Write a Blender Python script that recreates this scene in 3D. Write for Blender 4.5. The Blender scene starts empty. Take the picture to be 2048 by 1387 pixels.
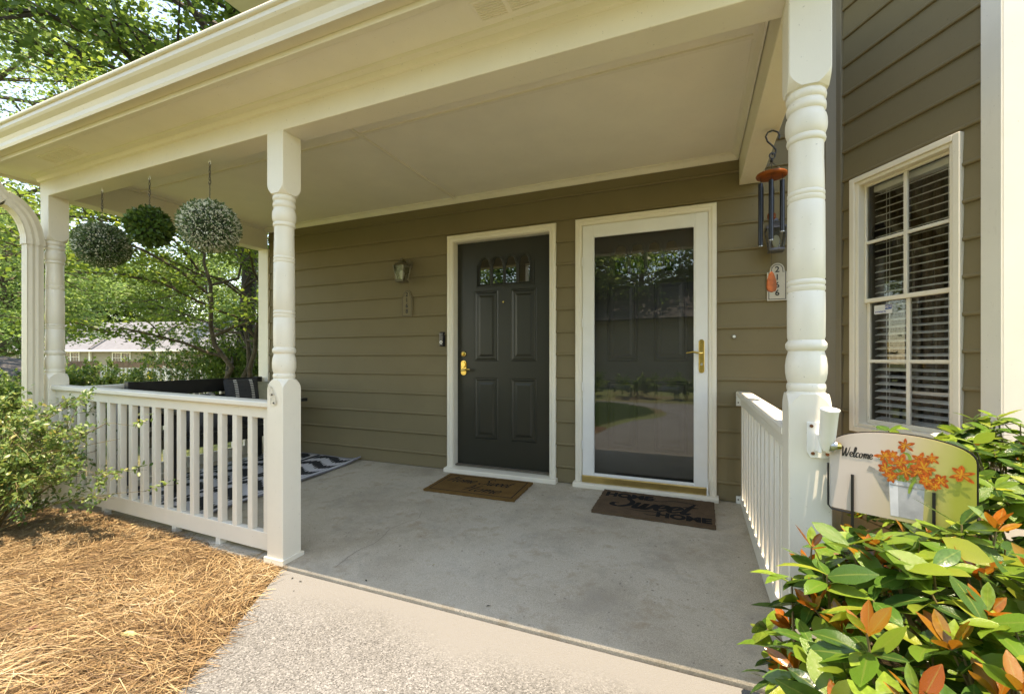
import bpy, math, random
import numpy as np
from mathutils import Matrix, Vector
R = math.radians
random.seed(7)
rng = np.random.default_rng(7)
scene = bpy.context.scene
col = scene.collection

# ------------------------------------------------------------------ camera, sky, sun, exposure
CAM_H = 1.045
cam_d = bpy.data.cameras.new('camera')
cam = bpy.data.objects.new('camera', cam_d)
col.objects.link(cam)
cam.location = (0, 0, CAM_H)
cam.rotation_euler = (R(90), 0, R(22.7))
cam_d.sensor_width = 36
cam_d.lens = 36 * 875 / 2048
cam_d.shift_y = 0.011
cam_d.clip_start = 0.02
cam_d.clip_end = 600
scene.camera = cam

SUN = Vector((0.09, -0.14, 1.0)).normalized()
world = bpy.data.worlds.new('World')
scene.world = world
world.use_nodes = True
wn = world.node_tree
wn.nodes.clear()
sky = wn.nodes.new('ShaderNodeTexSky')
sky.sky_type = 'NISHITA'
sky.sun_disc = False
sky.sun_elevation = math.asin(SUN.z)
sky.sun_rotation = math.atan2(SUN.x, SUN.y)
sky.air_density = 1.0
sky.dust_density = 0.3
sky.ozone_density = 2.0
bg = wn.nodes.new('ShaderNodeBackground')
bg.inputs['Strength'].default_value = 0.15
wo = wn.nodes.new('ShaderNodeOutputWorld')
wn.links.new(sky.outputs[0], bg.inputs[0])
wn.links.new(bg.outputs[0], wo.inputs[0])

sd = bpy.data.lights.new('sun', 'SUN')
sd.energy = 2.8
sd.angle = R(0.5)
sd.color = (1.0, 0.975, 0.94)
so = bpy.data.objects.new('sun', sd)
col.objects.link(so)
so.rotation_euler = SUN.to_track_quat('Z', 'Y').to_euler()
so.location = (2, -3, 12)

vs = scene.view_settings
vs.view_transform = 'Standard'
vs.look = 'None'
vs.gamma = 1.0
vs.exposure = 2.12
vs.use_white_balance = True
vs.white_balance_temperature = 9300
vs.white_balance_tint = 14

# ------------------------------------------------------------------ materials
def new_mat(name):
    m = bpy.data.materials.new(name)
    m.use_nodes = True
    nt = m.node_tree
    nt.nodes.clear()
    out = nt.nodes.new('ShaderNodeOutputMaterial')
    b = nt.nodes.new('ShaderNodeBsdfPrincipled')
    nt.links.new(b.outputs[0], out.inputs[0])
    return m, nt, b, out

def ramp(nt, stops):
    r = nt.nodes.new('ShaderNodeValToRGB')
    e = r.color_ramp.elements
    while len(e) < len(stops):
        e.new(0.5)
    for i, (p, c) in enumerate(stops):
        e[i].position = p
        e[i].color = (*c, 1)
    return r

def noise(nt, scale, detail=4, rough=0.55, coord='Object', stretch=None):
    tc = nt.nodes.new('ShaderNodeTexCoord')
    n = nt.nodes.new('ShaderNodeTexNoise')
    n.inputs['Scale'].default_value = scale
    n.inputs['Detail'].default_value = detail
    n.inputs['Roughness'].default_value = rough
    if stretch:
        mp = nt.nodes.new('ShaderNodeMapping')
        mp.inputs['Scale'].default_value = stretch
        nt.links.new(tc.outputs[coord], mp.inputs[0])
        nt.links.new(mp.outputs[0], n.inputs[0])
    else:
        nt.links.new(tc.outputs[coord], n.inputs[0])
    return n

def mixc(nt, fac, a, b, mode='MIX'):
    m = nt.nodes.new('ShaderNodeMix')
    m.data_type = 'RGBA'
    m.blend_type = mode
    for sock, v in ((m.inputs[0], fac), (m.inputs[6], a), (m.inputs[7], b)):
        if hasattr(v, 'is_output'):
            nt.links.new(v, sock)
        elif isinstance(v, (int, float)):
            sock.default_value = v
        else:
            sock.default_value = (*v, 1)
    return m.outputs[2]

def bump(nt, b, src, strength, dist=0.002):
    bp = nt.nodes.new('ShaderNodeBump')
    bp.inputs['Strength'].default_value = strength
    bp.inputs['Distance'].default_value = dist
    nt.links.new(src, bp.inputs['Height'])
    nt.links.new(bp.outputs[0], b.inputs['Normal'])

def plain(name, c, rough=0.5, metal=0.0, var=0.1, scale=8, bmp=0.0, bscale=200, spec=0.5):
    m, nt, b, out = new_mat(name)
    n = noise(nt, scale, 5)
    r = ramp(nt, [(0.3, tuple(x * (1 - var) for x in c)), (0.7, tuple(min(1, x * (1 + var)) for x in c))])
    nt.links.new(n.outputs[0], r.inputs[0])
    nt.links.new(r.outputs[0], b.inputs['Base Color'])
    b.inputs['Roughness'].default_value = rough
    b.inputs['Metallic'].default_value = metal
    b.inputs['Specular IOR Level'].default_value = spec
    if bmp:
        n2 = noise(nt, bscale, 3)
        bump(nt, b, n2.outputs[0], bmp)
    return m

def paint(name, c, rough, grime=(0.30, 0.24, 0.15), gr=0.35, stretch=(1, 1, 0.25), spec=0.5):
    """house paint: faint brush grain, broad unevenness and sparse grime streaks"""
    m, nt, b, out = new_mat(name)
    n = noise(nt, 3.5, 6, 0.6)
    r = ramp(nt, [(0.3, tuple(x * 0.93 for x in c)), (0.7, c)])
    nt.links.new(n.outputs[0], r.inputs[0])
    g = noise(nt, 14, 8, 0.75, stretch=stretch)
    gm = ramp(nt, [(0.62, (0, 0, 0)), (0.85, (gr, gr, gr))])
    nt.links.new(g.outputs[0], gm.inputs[0])
    sp = noise(nt, 95, 2, 0.5)
    sm = ramp(nt, [(0.715, (0, 0, 0)), (0.76, (0.7, 0.7, 0.7))])
    nt.links.new(sp.outputs[0], sm.inputs[0])
    c1 = mixc(nt, gm.outputs[0], r.outputs[0], grime)
    c2 = mixc(nt, sm.outputs[0], c1, tuple(x * 0.55 for x in c))
    nt.links.new(c2, b.inputs['Base Color'])
    b.inputs['Roughness'].default_value = rough
    b.inputs['Specular IOR Level'].default_value = spec
    n2 = noise(nt, 160, 3, stretch=(1, 1, 0.3))
    bump(nt, b, n2.outputs[0], 0.25, 0.0012)
    return m

CREAM = paint('cream_paint', (0.82, 0.765, 0.64), 0.42)
WHITE = paint('white_paint', (0.76, 0.72, 0.62), 0.40)
CEIL = paint('ceiling_paint', (0.87, 0.82, 0.71), 0.6, gr=0.10)
TAUPE = paint('taupe_siding_paint', (0.200, 0.162, 0.090), 0.62, spec=0.22, grime=(0.20, 0.17, 0.11), gr=0.3, stretch=(0.25, 0.25, 1))
TAUPE2 = paint('taupe_trim_paint', (0.215, 0.182, 0.122), 0.5, grime=(0.2, 0.17, 0.11), gr=0.3)
DOOR1 = paint('green_black_door_paint', (0.021, 0.022, 0.015), 0.36, grime=(0.05, 0.05, 0.04), gr=0.5)
DOOR2 = paint('charcoal_door_paint', (0.075, 0.073, 0.07), 0.4, grime=(0.05, 0.05, 0.04), gr=0.5)
STORM = plain('white_aluminium', (0.80, 0.80, 0.77), 0.35, var=0.03)
GUTTER = paint('almond_gutter_metal', (0.74, 0.67, 0.53), 0.35, grime=(0.25, 0.19, 0.10), gr=0.55, stretch=(2, 2, 0.4))
BRASS = plain('brass', (0.72, 0.52, 0.17), 0.22, 1.0, var=0.15, scale=40)
BRASS2 = plain('brushed_brass_kick', (0.62, 0.46, 0.19), 0.38, 1.0, var=0.18, scale=9)
STEEL = plain('galvanised_steel', (0.55, 0.55, 0.55), 0.35, 1.0, var=0.2, scale=60)
BLACK = plain('black_metal', (0.014, 0.014, 0.015), 0.38, 0.2, var=0.2, scale=50)
TUBE = plain('dark_tube_metal', (0.030, 0.032, 0.038), 0.3, 0.7, var=0.15, scale=30)
IRON = plain('weathered_iron', (0.10, 0.085, 0.062), 0.5, 0.7, var=0.4, scale=60)
BRONZE = plain('old_bronze', (0.17, 0.15, 0.105), 0.45, 0.6, var=0.3, scale=40)
PEWTER = plain('weathered_pewter', (0.11, 0.11, 0.115), 0.45, 0.5, var=0.35, scale=45)
BULB = plain('frosted_bulb', (0.78, 0.79, 0.74), 0.35, var=0.03)
CHERRY = plain('varnished_cherry', (0.24, 0.058, 0.010), 0.42, var=0.35, scale=30, spec=0.2)
BENCHM = plain('black_bench_paint', (0.012, 0.012, 0.011), 0.45, var=0.25, scale=12)
CUSH_D = plain('charcoal_fabric', (0.035, 0.035, 0.036), 0.9, var=0.2, scale=60, bmp=0.4, bscale=600)
CUSH_S = plain('sage_fabric', (0.27, 0.26, 0.18), 0.9, var=0.1, scale=30, bmp=0.4, bscale=600)
CUSH_W = plain('white_yarn', (0.75, 0.73, 0.68), 0.9, var=0.05)
RUBBER = plain('black_plastic', (0.012, 0.012, 0.014), 0.25, var=0.1)
SILVER = plain('satin_silver', (0.6, 0.6, 0.6), 0.3, 0.9, var=0.05)
INK = plain('black_ink', (0.015, 0.014, 0.013), 0.6, var=0.1)
SIGNW = plain('plaque_face', (0.50, 0.46, 0.37), 0.5, var=0.06, scale=20)
SIGNT = plain('plaque_taupe', (0.205, 0.168, 0.10), 0.65, var=0.06, scale=20, spec=0.2)
BARK = plain('grey_brown_bark', (0.10, 0.078, 0.055), 0.9, var=0.5, scale=14, bmp=0.8, bscale=40)
BARKD = plain('dark_bark', (0.045, 0.036, 0.027), 0.9, var=0.5, scale=12, bmp=0.8, bscale=40)
STEM = plain('green_brown_stem', (0.16, 0.12, 0.045), 0.7, var=0.4, scale=40)
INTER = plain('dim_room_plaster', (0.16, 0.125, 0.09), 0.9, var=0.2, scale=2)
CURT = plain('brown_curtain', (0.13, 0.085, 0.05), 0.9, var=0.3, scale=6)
BLIND = plain('white_vinyl_slat', (0.88, 0.87, 0.84), 0.4, var=0.02)
ROOFG = plain('grey_asphalt_shingle', (0.135, 0.14, 0.155), 0.9, var=0.12, scale=3, bmp=0.2, bscale=30)
ROOFD = plain('dark_asphalt_shingle', (0.06, 0.055, 0.055), 0.9, var=0.3, scale=3, bmp=0.5, bscale=30)
FARSID = plain('far_taupe_siding', (0.27, 0.235, 0.175), 0.7, var=0.1, scale=3)
FARW = plain('far_white_trim', (0.72, 0.70, 0.66), 0.5, var=0.05)
FARGL = plain('far_window_glass', (0.03, 0.04, 0.045), 0.08, var=0.2)
WOODBR = plain('brown_weathered_wood', (0.20, 0.12, 0.075), 0.8, var=0.35, scale=6)
YELLOW = plain('yellow_sign_face', (0.75, 0.55, 0.03), 0.5, var=0.05)
MULCH = plain('dark_mulch', (0.19, 0.115, 0.052), 0.95, var=0.6, scale=25, bmp=1, bscale=60)
ORANGEP = plain('lily_orange_print', (0.50, 0.105, 0.014), 0.35, var=0.3, scale=90)
ORANGE2P = plain('lily_deep_orange_print', (0.42, 0.075, 0.012), 0.35, var=0.4, scale=120)
YELP = plain('lily_yellow_print', (0.55, 0.25, 0.025), 0.35, var=0.2, scale=90)
GREENP = plain('leaf_green_print', (0.20, 0.29, 0.05), 0.35, var=0.35, scale=60)
GREYP = plain('zinc_can_print', (0.42, 0.42, 0.43), 0.35, var=0.22, scale=22)
GREYDP = plain('zinc_spout_print', (0.27, 0.255, 0.235), 0.35, var=0.3, scale=40)
REDDK = plain('lily_throat_print', (0.35, 0.04, 0.012), 0.35, var=0.2, scale=90)
BLUEP = plain('blue_print', (0.02, 0.07, 0.35), 0.4, var=0.05)

def glass_mat(name, tint, refl, dirt=0.0, rough=0.0):
    m, nt, b, out = new_mat(name)
    nt.nodes.remove(b)
    t = nt.nodes.new('ShaderNodeBsdfTransparent')
    t.inputs[0].default_value = (*tint, 1)
    g = nt.nodes.new('ShaderNodeBsdfGlossy')
    g.inputs['Roughness'].default_value = rough
    g.inputs['Color'].default_value = (0.95, 0.97, 0.96, 1)
    lw = nt.nodes.new('ShaderNodeFresnel')
    lw.inputs['IOR'].default_value = 1.5
    ma = nt.nodes.new('ShaderNodeMath')
    ma.operation = 'MULTIPLY_ADD'
    ma.use_clamp = True
    nt.links.new(lw.outputs[0], ma.inputs[0])
    ma.inputs[1].default_value = refl
    ma.inputs[2].default_value = dirt
    mx = nt.nodes.new('ShaderNodeMixShader')
    nt.links.new(ma.outputs[0], mx.inputs[0])
    nt.links.new(t.outputs[0], mx.inputs[1])
    nt.links.new(g.outputs[0], mx.inputs[2])
    nt.links.new(mx.outputs[0], out.inputs[0])
    n = noise(nt, 1.3, 2)
    bp = nt.nodes.new('ShaderNodeBump')
    bp.inputs['Strength'].default_value = 0.06
    bp.inputs['Distance'].default_value = 0.02
    nt.links.new(n.outputs[0], bp.inputs['Height'])
    nt.links.new(bp.outputs[0], g.inputs['Normal'])
    return m

GLASS = glass_mat('storm_door_glass', (0.86, 0.88, 0.88), 2.3, 0.01)
WGLASS = glass_mat('window_glass', (0.95, 0.96, 0.96), 1.6)
LGLASS = glass_mat('lantern_glass', (0.85, 0.85, 0.8), 1.6, 0.02, 0.05)

def leaf_mat(name, stops, rough=0.4, trans=0.35, attr=True, tgain=1.7, vein=False):
    m, nt, b, out = new_mat(name)
    if attr:
        a = nt.nodes.new('ShaderNodeAttribute')
        a.attribute_name = 'tint'
        src = a.outputs['Fac']
    else:
        a = nt.nodes.new('ShaderNodeObjectInfo')
        src = a.outputs['Random']
    r = ramp(nt, stops)
    nt.links.new(src, r.inputs[0])
    colr = r.outputs[0]
    if vein:
        va = nt.nodes.new('ShaderNodeAttribute')
        va.attribute_name = 'mid'
        vr = ramp(nt, [(0.0, (0.45, 0.45, 0.45)), (0.12, (0, 0, 0))])
        nt.links.new(va.outputs['Fac'], vr.inputs[0])
        colr = mixc(nt, vr.outputs[0], colr, (0.26, 0.30, 0.07))
        sn = noise(nt, 90, 4, 0.7)
        sr = ramp(nt, [(0.35, (0.72, 0.72, 0.72)), (0.65, (1.12, 1.12, 1.12))])
        nt.links.new(sn.outputs[0], sr.inputs[0])
        colr = mixc(nt, 1.0, colr, sr.outputs[0], 'MULTIPLY')
        sp = noise(nt, 160, 2, 0.5)
        sq = ramp(nt, [(0.73, (0, 0, 0)), (0.76, (0.7, 0.7, 0.7))])
        nt.links.new(sp.outputs[0], sq.inputs[0])
        colr = mixc(nt, sq.outputs[0], colr, (0.12, 0.07, 0.02))
        wv = noise(nt, 55, 2)
        bump(nt, b, wv.outputs[0], 0.35, 0.004)
    nt.links.new(colr, b.inputs['Base Color'])
    b.inputs['Roughness'].default_value = rough
    tr = nt.nodes.new('ShaderNodeBsdfTranslucent')
    hv = nt.nodes.new('ShaderNodeHueSaturation')
    hv.inputs['Value'].default_value = tgain
    hv.inputs['Hue'].default_value = 0.485
    nt.links.new(r.outputs[0], hv.inputs['Color'])
    nt.links.new(hv.outputs[0], tr.inputs[0])
    mx = nt.nodes.new('ShaderNodeMixShader')
    mx.inputs[0].default_value = trans
    nt.links.new(b.outputs[0], mx.inputs[1])
    nt.links.new(tr.outputs[0], mx.inputs[2])
    nt.links.new(mx.outputs[0], out.inputs[0])
    return m

TREE_A = leaf_mat('understory_leaf', [(0, (0.05, 0.10, 0.02)), (0.5, (0.11, 0.185, 0.03)), (1, (0.20, 0.27, 0.045))], 0.5, 0.55)
TREE_B = leaf_mat('oak_leaf', [(0, (0.035, 0.08, 0.018)), (0.6, (0.075, 0.14, 0.025)), (1, (0.14, 0.21, 0.04))], 0.5, 0.5)
TREE_C = leaf_mat('maple_leaf', [(0, (0.08, 0.16, 0.045)), (0.5, (0.15, 0.25, 0.075)), (1, (0.25, 0.33, 0.12))], 0.45, 0.55)
ABEL = leaf_mat('abelia_leaf', [(0, (0.06, 0.13, 0.03)), (0.6, (0.14, 0.22, 0.055)), (0.92, (0.22, 0.28, 0.08)), (1, (0.27, 0.22, 0.06))], 0.4, 0.35)
HEDGE = leaf_mat('hedge_leaf', [(0, (0.06, 0.13, 0.025)), (0.7, (0.14, 0.23, 0.04)), (1, (0.26, 0.31, 0.07))], 0.35, 0.4)
CLEY_J = leaf_mat('cleyera_leaf_mass', [(0, (0.020, 0.055, 0.014)), (0.45, (0.07, 0.16, 0.025)), (0.78, (0.21, 0.30, 0.04)), (0.84, (0.28, 0.19, 0.02)), (1, (0.31, 0.085, 0.01))], 0.2, 0.25, vein=True)
CLEY_D = leaf_mat('cleyera_dark_leaf', [(0, (0.025, 0.065, 0.016)), (1, (0.06, 0.14, 0.022))], 0.17, 0.22, False, vein=True)
CLEY_L = leaf_mat('cleyera_light_leaf', [(0, (0.09, 0.20, 0.025)), (0.7, (0.19, 0.29, 0.04)), (1, (0.30, 0.34, 0.05))], 0.2, 0.4, False, vein=True)
CLEY_O = leaf_mat('cleyera_new_orange_leaf', [(0, (0.29, 0.070, 0.008)), (0.55, (0.33, 0.115, 0.012)), (1, (0.31, 0.20, 0.018))], 0.28, 0.35, False, 1.3, vein=True)
BOX_W = leaf_mat('boxwood_with_white_tips', [(0, (0.06, 0.12, 0.045)), (0.55, (0.13, 0.20, 0.075)), (0.6, (0.62, 0.63, 0.50)), (1, (0.80, 0.80, 0.70))], 0.6, 0.3)
BOX_G = leaf_mat('dark_boxwood', [(0, (0.035, 0.085, 0.02)), (1, (0.10, 0.18, 0.03))], 0.45, 0.2)
STRAWM = leaf_mat('pine_needle', [(0, (0.06, 0.03, 0.012)), (0.25, (0.155, 0.088, 0.037)), (0.55, (0.31, 0.20, 0.092)), (0.85, (0.41, 0.31, 0.17)), (1, (0.49, 0.42, 0.30))], 0.55, 0.1, True, 1.0)
GRASSM = leaf_mat('grass_blade', [(0, (0.05, 0.11, 0.02)), (1, (0.11, 0.18, 0.035))], 0.6, 0.3)
DEAD = plain('dry_leaf', (0.36, 0.30, 0.13), 0.6, var=0.3, scale=60)

def concrete_mat():
    m, nt, b, out = new_mat('porch_concrete')
    n1 = noise(nt, 1.6, 7, 0.62)
    r1 = ramp(nt, [(0.30, (0.38, 0.32, 0.235)), (0.48, (0.52, 0.455, 0.35)), (0.68, (0.58, 0.52, 0.415))])
    nt.links.new(n1.outputs[0], r1.inputs[0])
    n2 = noise(nt, 230, 3, 0.7)
    r2 = ramp(nt, [(0.35, (0.66, 0.66, 0.66)), (0.65, (1.12, 1.12, 1.12))])
    nt.links.new(n2.outputs[0], r2.inputs[0])
    c = mixc(nt, 1.0, r1.outputs[0], r2.outputs[0], 'MULTIPLY')
    n3 = noise(nt, 6.5, 6, 0.7)
    m3 = ramp(nt, [(0.54, (0, 0, 0)), (0.66, (0.5, 0.5, 0.5))])
    nt.links.new(n3.outputs[0], m3.inputs[0])
    c = mixc(nt, m3.outputs[0], c, (0.30, 0.22, 0.13))
    n4 = noise(nt, 42, 2, 0.5)
    m4 = ramp(nt, [(0.70, (0, 0, 0)), (0.74, (0.8, 0.8, 0.8))])
    nt.links.new(n4.outputs[0], m4.inputs[0])
    c = mixc(nt, m4.outputs[0], c, (0.16, 0.13, 0.10))
    n6 = noise(nt, 2.7, 9, 0.8)
    m6 = ramp(nt, [(0.50, (0, 0, 0)), (0.63, (0.55, 0.55, 0.55))])
    nt.links.new(n6.outputs[0], m6.inputs[0])
    c = mixc(nt, m6.outputs[0], c, (0.31, 0.275, 0.22))
    n5 = noise(nt, 31, 2, 0.5, stretch=(1, 1.3, 1))
    m5 = ramp(nt, [(0.73, (0, 0, 0)), (0.76, (0.5, 0.5, 0.5))])
    nt.links.new(n5.outputs[0], m5.inputs[0])
    c = mixc(nt, m5.outputs[0], c, (0.60, 0.57, 0.50))
    nt.links.new(c, b.inputs['Base Color'])
    b.inputs['Roughness'].default_value = 0.75
    bump(nt, b, n2.outputs[0], 0.35, 0.002)
    return m
CONC = concrete_mat()

def aggregate_mat():
    m, nt, b, out = new_mat('washed_aggregate_concrete')
    tc = nt.nodes.new('ShaderNodeTexCoord')
    v = nt.nodes.new('ShaderNodeTexVoronoi')
    v.inputs['Scale'].default_value = 210
    nt.links.new(tc.outputs['Object'], v.inputs['Vector'])
    vr = ramp(nt, [(0.0, (0.055, 0.056, 0.055)), (0.3, (0.125, 0.128, 0.128)), (0.7, (0.158, 0.162, 0.163)), (1.0, (0.26, 0.265, 0.268))])
    sx = nt.nodes.new('ShaderNodeSeparateColor')
    nt.links.new(v.outputs['Color'], sx.inputs[0])
    nt.links.new(sx.outputs[0], vr.inputs[0])
    n1 = noise(nt, 2.2, 6, 0.6)
    r1 = ramp(nt, [(0.3, (0.80, 0.78, 0.74)), (0.7, (1.08, 1.07, 1.05))])
    nt.links.new(n1.outputs[0], r1.inputs[0])
    c = mixc(nt, 1.0, vr.outputs[0], r1.outputs[0], 'MULTIPLY')
    n4 = noise(nt, 34, 2, 0.5)
    m4 = ramp(nt, [(0.72, (0, 0, 0)), (0.75, (0.7, 0.7, 0.7))])
    nt.links.new(n4.outputs[0], m4.inputs[0])
    c = mixc(nt, m4.outputs[0], c, (0.34, 0.335, 0.325))
    # worn smooth cement near the porch edge: a lighter broom-finished margin
    sep = nt.nodes.new('ShaderNodeSeparateXYZ')
    nt.links.new(tc.outputs['Object'], sep.inputs[0])
    ad = nt.nodes.new('ShaderNodeMath')
    ad.operation = 'MULTIPLY_ADD'
    nt.links.new(n1.outputs[0], ad.inputs[0])
    ad.inputs[1].default_value = 0.5
    nt.links.new(sep.outputs[1], ad.inputs[2])
    mr = ramp(nt, [(0.0, (0, 0, 0)), (1.0, (1, 1, 1))])
    mp = nt.nodes.new('ShaderNodeMapRange')
    mp.inputs[1].default_value = 1.62
    mp.inputs[2].default_value = 1.86
    nt.links.new(ad.outputs[0], mp.inputs[0])
    c = mixc(nt, mp.outputs[0], c, (0.158, 0.158, 0.151))
    nt.links.new(c, b.inputs['Base Color'])
    b.inputs['Roughness'].default_value = 0.8
    bump(nt, b, v.outputs['Distance'], 0.5, 0.004)
    return m
AGG = aggregate_mat()

def coir_mat(name, c):
    m, nt, b, out = new_mat(name)
    n = noise(nt, 420, 3, 0.7)
    r = ramp(nt, [(0.3, tuple(x * 0.55 for x in c)), (0.7, tuple(x * 1.25 for x in c))])
    nt.links.new(n.outputs[0], r.inputs[0])
    n2 = noise(nt, 9, 4)
    r2 = ramp(nt, [(0.3, (0.8, 0.8, 0.8)), (0.7, (1.1, 1.1, 1.1))])
    nt.links.new(n2.outputs[0], r2.inputs[0])
    nt.links.new(mixc(nt, 1, r.outputs[0], r2.outputs[0], 'MULTIPLY'), b.inputs['Base Color'])
    b.inputs['Roughness'].default_value = 1.0
    b.inputs['Specular IOR Level'].default_value = 0.1
    bump(nt, b, n.outputs[0], 1.0, 0.004)
    return m
COIR1 = coir_mat('golden_coir', (0.215, 0.12, 0.042))
COIR2 = coir_mat('brown_coir', (0.15, 0.10, 0.062))
COIRINK = coir_mat('black_coir_dye', (0.028, 0.026, 0.024))

def ground_mat():
    m, nt, b, out = new_mat('grass_and_litter_ground')
    n = noise(nt, 0.35, 6, 0.6)
    r = ramp(nt, [(0.35, (0.16, 0.12, 0.06)), (0.5, (0.13, 0.16, 0.05)), (0.7, (0.15, 0.20, 0.06))])
    nt.links.new(n.outputs[0], r.inputs[0])
    n2 = noise(nt, 60, 4, 0.7)
    r2 = ramp(nt, [(0.3, (0.6, 0.6, 0.6)), (0.7, (1.25, 1.25, 1.25))])
    nt.links.new(n2.outputs[0], r2.inputs[0])
    nt.links.new(mixc(nt, 1, r.outputs[0], r2.outputs[0], 'MULTIPLY'), b.inputs['Base Color'])
    b.inputs['Roughness'].default_value = 0.95
    bump(nt, b, n2.outputs[0], 0.8, 0.03)
    return m
GROUND = ground_mat()
STRAWBED = plain('straw_bed_base', (0.10, 0.055, 0.022), 0.95, var=0.55, scale=70, bmp=1, bscale=120)

# ------------------------------------------------------------------ mesh helpers
class MB:
    def __init__(s):
        s.v, s.f = [], []
    def add(s, verts, faces):
        o = len(s.v)
        s.v += [tuple(p) for p in verts]
        s.f += [tuple(i + o for i in f) for f in faces]
        return s
    def box(s, x0, x1, y0, y1, z0, z1):
        return s.add([(x0, y0, z0), (x1, y0, z0), (x1, y1, z0), (x0, y1, z0), (x0, y0, z1), (x1, y0, z1), (x1, y1, z1), (x0, y1, z1)],
                     [(3, 2, 1, 0), (4, 5, 6, 7), (0, 1, 5, 4), (1, 2, 6, 5), (2, 3, 7, 6), (3, 0, 4, 7)])
    def obox(s, fr, a0, a1, b0, b1, z0, z1):
        """box in a wall frame: a along the wall, b outward"""
        P = [fr(a, b, z) for z in (z0, z1) for a, b in ((a0, b0), (a1, b0), (a1, b1), (a0, b1))]
        return s.add(P, [(3, 2, 1, 0), (4, 5, 6, 7), (0, 1, 5, 4), (1, 2, 6, 5), (2, 3, 7, 6), (3, 0, 4, 7)])
    def prism(s, pts, f0, f1):
        """pts: 2-D outline; f0/f1 map (u,v) to the 3-D ends"""
        n = len(pts)
        V = [f0(*p) for p in pts] + [f1(*p) for p in pts]
        F = [tuple(range(n))[::-1], tuple(range(n, 2 * n))] + [(i, (i + 1) % n, n + (i + 1) % n, n + i) for i in range(n)]
        return s.add(V, F)
    def tube(s, path, rad, seg=8, cap=True):
        path = [Vector(p) for p in path]
        n = len(path)
        if not hasattr(rad, '__len__'):
            rad = [rad] * n
        V, F = [], []
        up = None
        for i, p in enumerate(path):
            t = (path[min(i + 1, n - 1)] - path[max(i - 1, 0)]).normalized()
            if up is None:
                up = t.orthogonal().normalized()
            up = (up - t * up.dot(t))
            up = up.normalized() if up.length > 1e-6 else t.orthogonal().normalized()
            w = t.cross(up)
            for k in range(seg):
                a = 2 * math.pi * k / seg
                V.append(p + (up * math.cos(a) + w * math.sin(a)) * rad[i])
        for i in range(n - 1):
            for k in range(seg):
                F.append((i * seg + k, i * seg + (k + 1) % seg, (i + 1) * seg + (k + 1) % seg, (i + 1) * seg + k))
        if cap:
            F.append(tuple(range(seg))[::-1])
            F.append(tuple((n - 1) * seg + k for k in range(seg)))
        return s.add(V, F)
    def lathe(s, prof, c, seg=28, sq=None):
        """prof: (r, z) list around a vertical axis through c"""
        n = len(prof)
        V = [(c[0] + r * math.cos(2 * math.pi * k / seg), c[1] + r * math.sin(2 * math.pi * k / seg), c[2] + z) for r, z in prof for k in range(seg)]
        F = [(i * seg + k, i * seg + (k + 1) % seg, (i + 1) * seg + (k + 1) % seg, (i + 1) * seg + k) for i in range(n - 1) for k in range(seg)]
        F += [tuple(range(seg))[::-1], tuple((n - 1) * seg + k for k in range(seg))]
        return s.add(V, F)
    def ball(s, c, r, seg=16, ring=10):
        pr = [(max(1e-4, r[0] * math.sin(math.pi * i / ring)), -r[1] * math.cos(math.pi * i / ring)) for i in range(ring + 1)]
        return s.lathe(pr, c, seg)
    def mesh(s, name, mat):
        me = bpy.data.meshes.new(name)
        me.from_pydata([tuple(p) for p in s.v], [], s.f)
        me.materials.append(mat)
        return me
    def build(s, name, mat, parent=None, smooth=False, bevel=0.0, seg=2):
        return link(name, s.mesh(name, mat), parent, smooth, bevel, seg)

def link(name, me, parent=None, smooth=False, bevel=0.0, seg=2):
    o = bpy.data.objects.new(name, me)
    col.objects.link(o)
    if smooth:
        me.shade_smooth()
        me.set_sharp_from_angle(angle=R(40))
    if bevel:
        m = o.modifiers.new('bevel', 'BEVEL')
        m.width = bevel
        m.segments = seg
        m.limit_method = 'ANGLE'
        m.angle_limit = R(40)
    if parent is not None:
        o.parent = parent
        if parent.type == 'EMPTY':
            o.matrix_parent_inverse = Matrix.Translation(-Vector(parent.location))
    return o

def tag(o, label=None, cat=None, group=None, kind=None):
    for k, v in (('label', label), ('category', cat), ('group', group), ('kind', kind)):
        if v:
            o[k] = v
    return o

def thing(name, label, cat, loc=(0, 0, 0), group=None):
    o = bpy.data.objects.new(name, None)
    o.empty_display_size = 0.1
    col.objects.link(o)
    o.location = loc
    return tag(o, label, cat, group)

def copy_tree(o, parent=None):
    c = o.copy()
    col.objects.link(c)
    if parent is not None:
        c.parent = parent
    for ch in list(o.children):
        copy_tree(ch, c)
    return c

def text_mesh(txt, size, bold=0.0, ext=0.0008, sx=1.0):
    cu = bpy.data.curves.new('lettering', 'FONT')
    cu.body = txt
    cu.size = size
    cu.align_x = 'CENTER'
    cu.align_y = 'CENTER'
    cu.offset = bold
    cu.extrude = ext
    cu.resolution_u = 3
    ob = bpy.data.objects.new('lettering', cu)
    me = bpy.data.meshes.new_from_object(ob)
    bpy.data.objects.remove(ob)
    me.transform(Matrix.Diagonal((sx, 1, 1, 1)))
    return me

def frame_matrix(o, u, v):
    u, v = Vector(u).normalized(), Vector(v).normalized()
    n = u.cross(v)
    return Matrix(((u.x, v.x, n.x, o[0]), (u.y, v.y, n.y, o[1]), (u.z, v.z, n.z, o[2]), (0, 0, 0, 1)))

def put_text(name, txt, size, mat, M, parent, bold=0.0, ext=0.0008, sx=1.0):
    me = text_mesh(txt, size, bold, ext, sx)
    me.transform(M)
    me.materials.clear()
    me.materials.append(mat)
    return link(name, me, parent)

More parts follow.
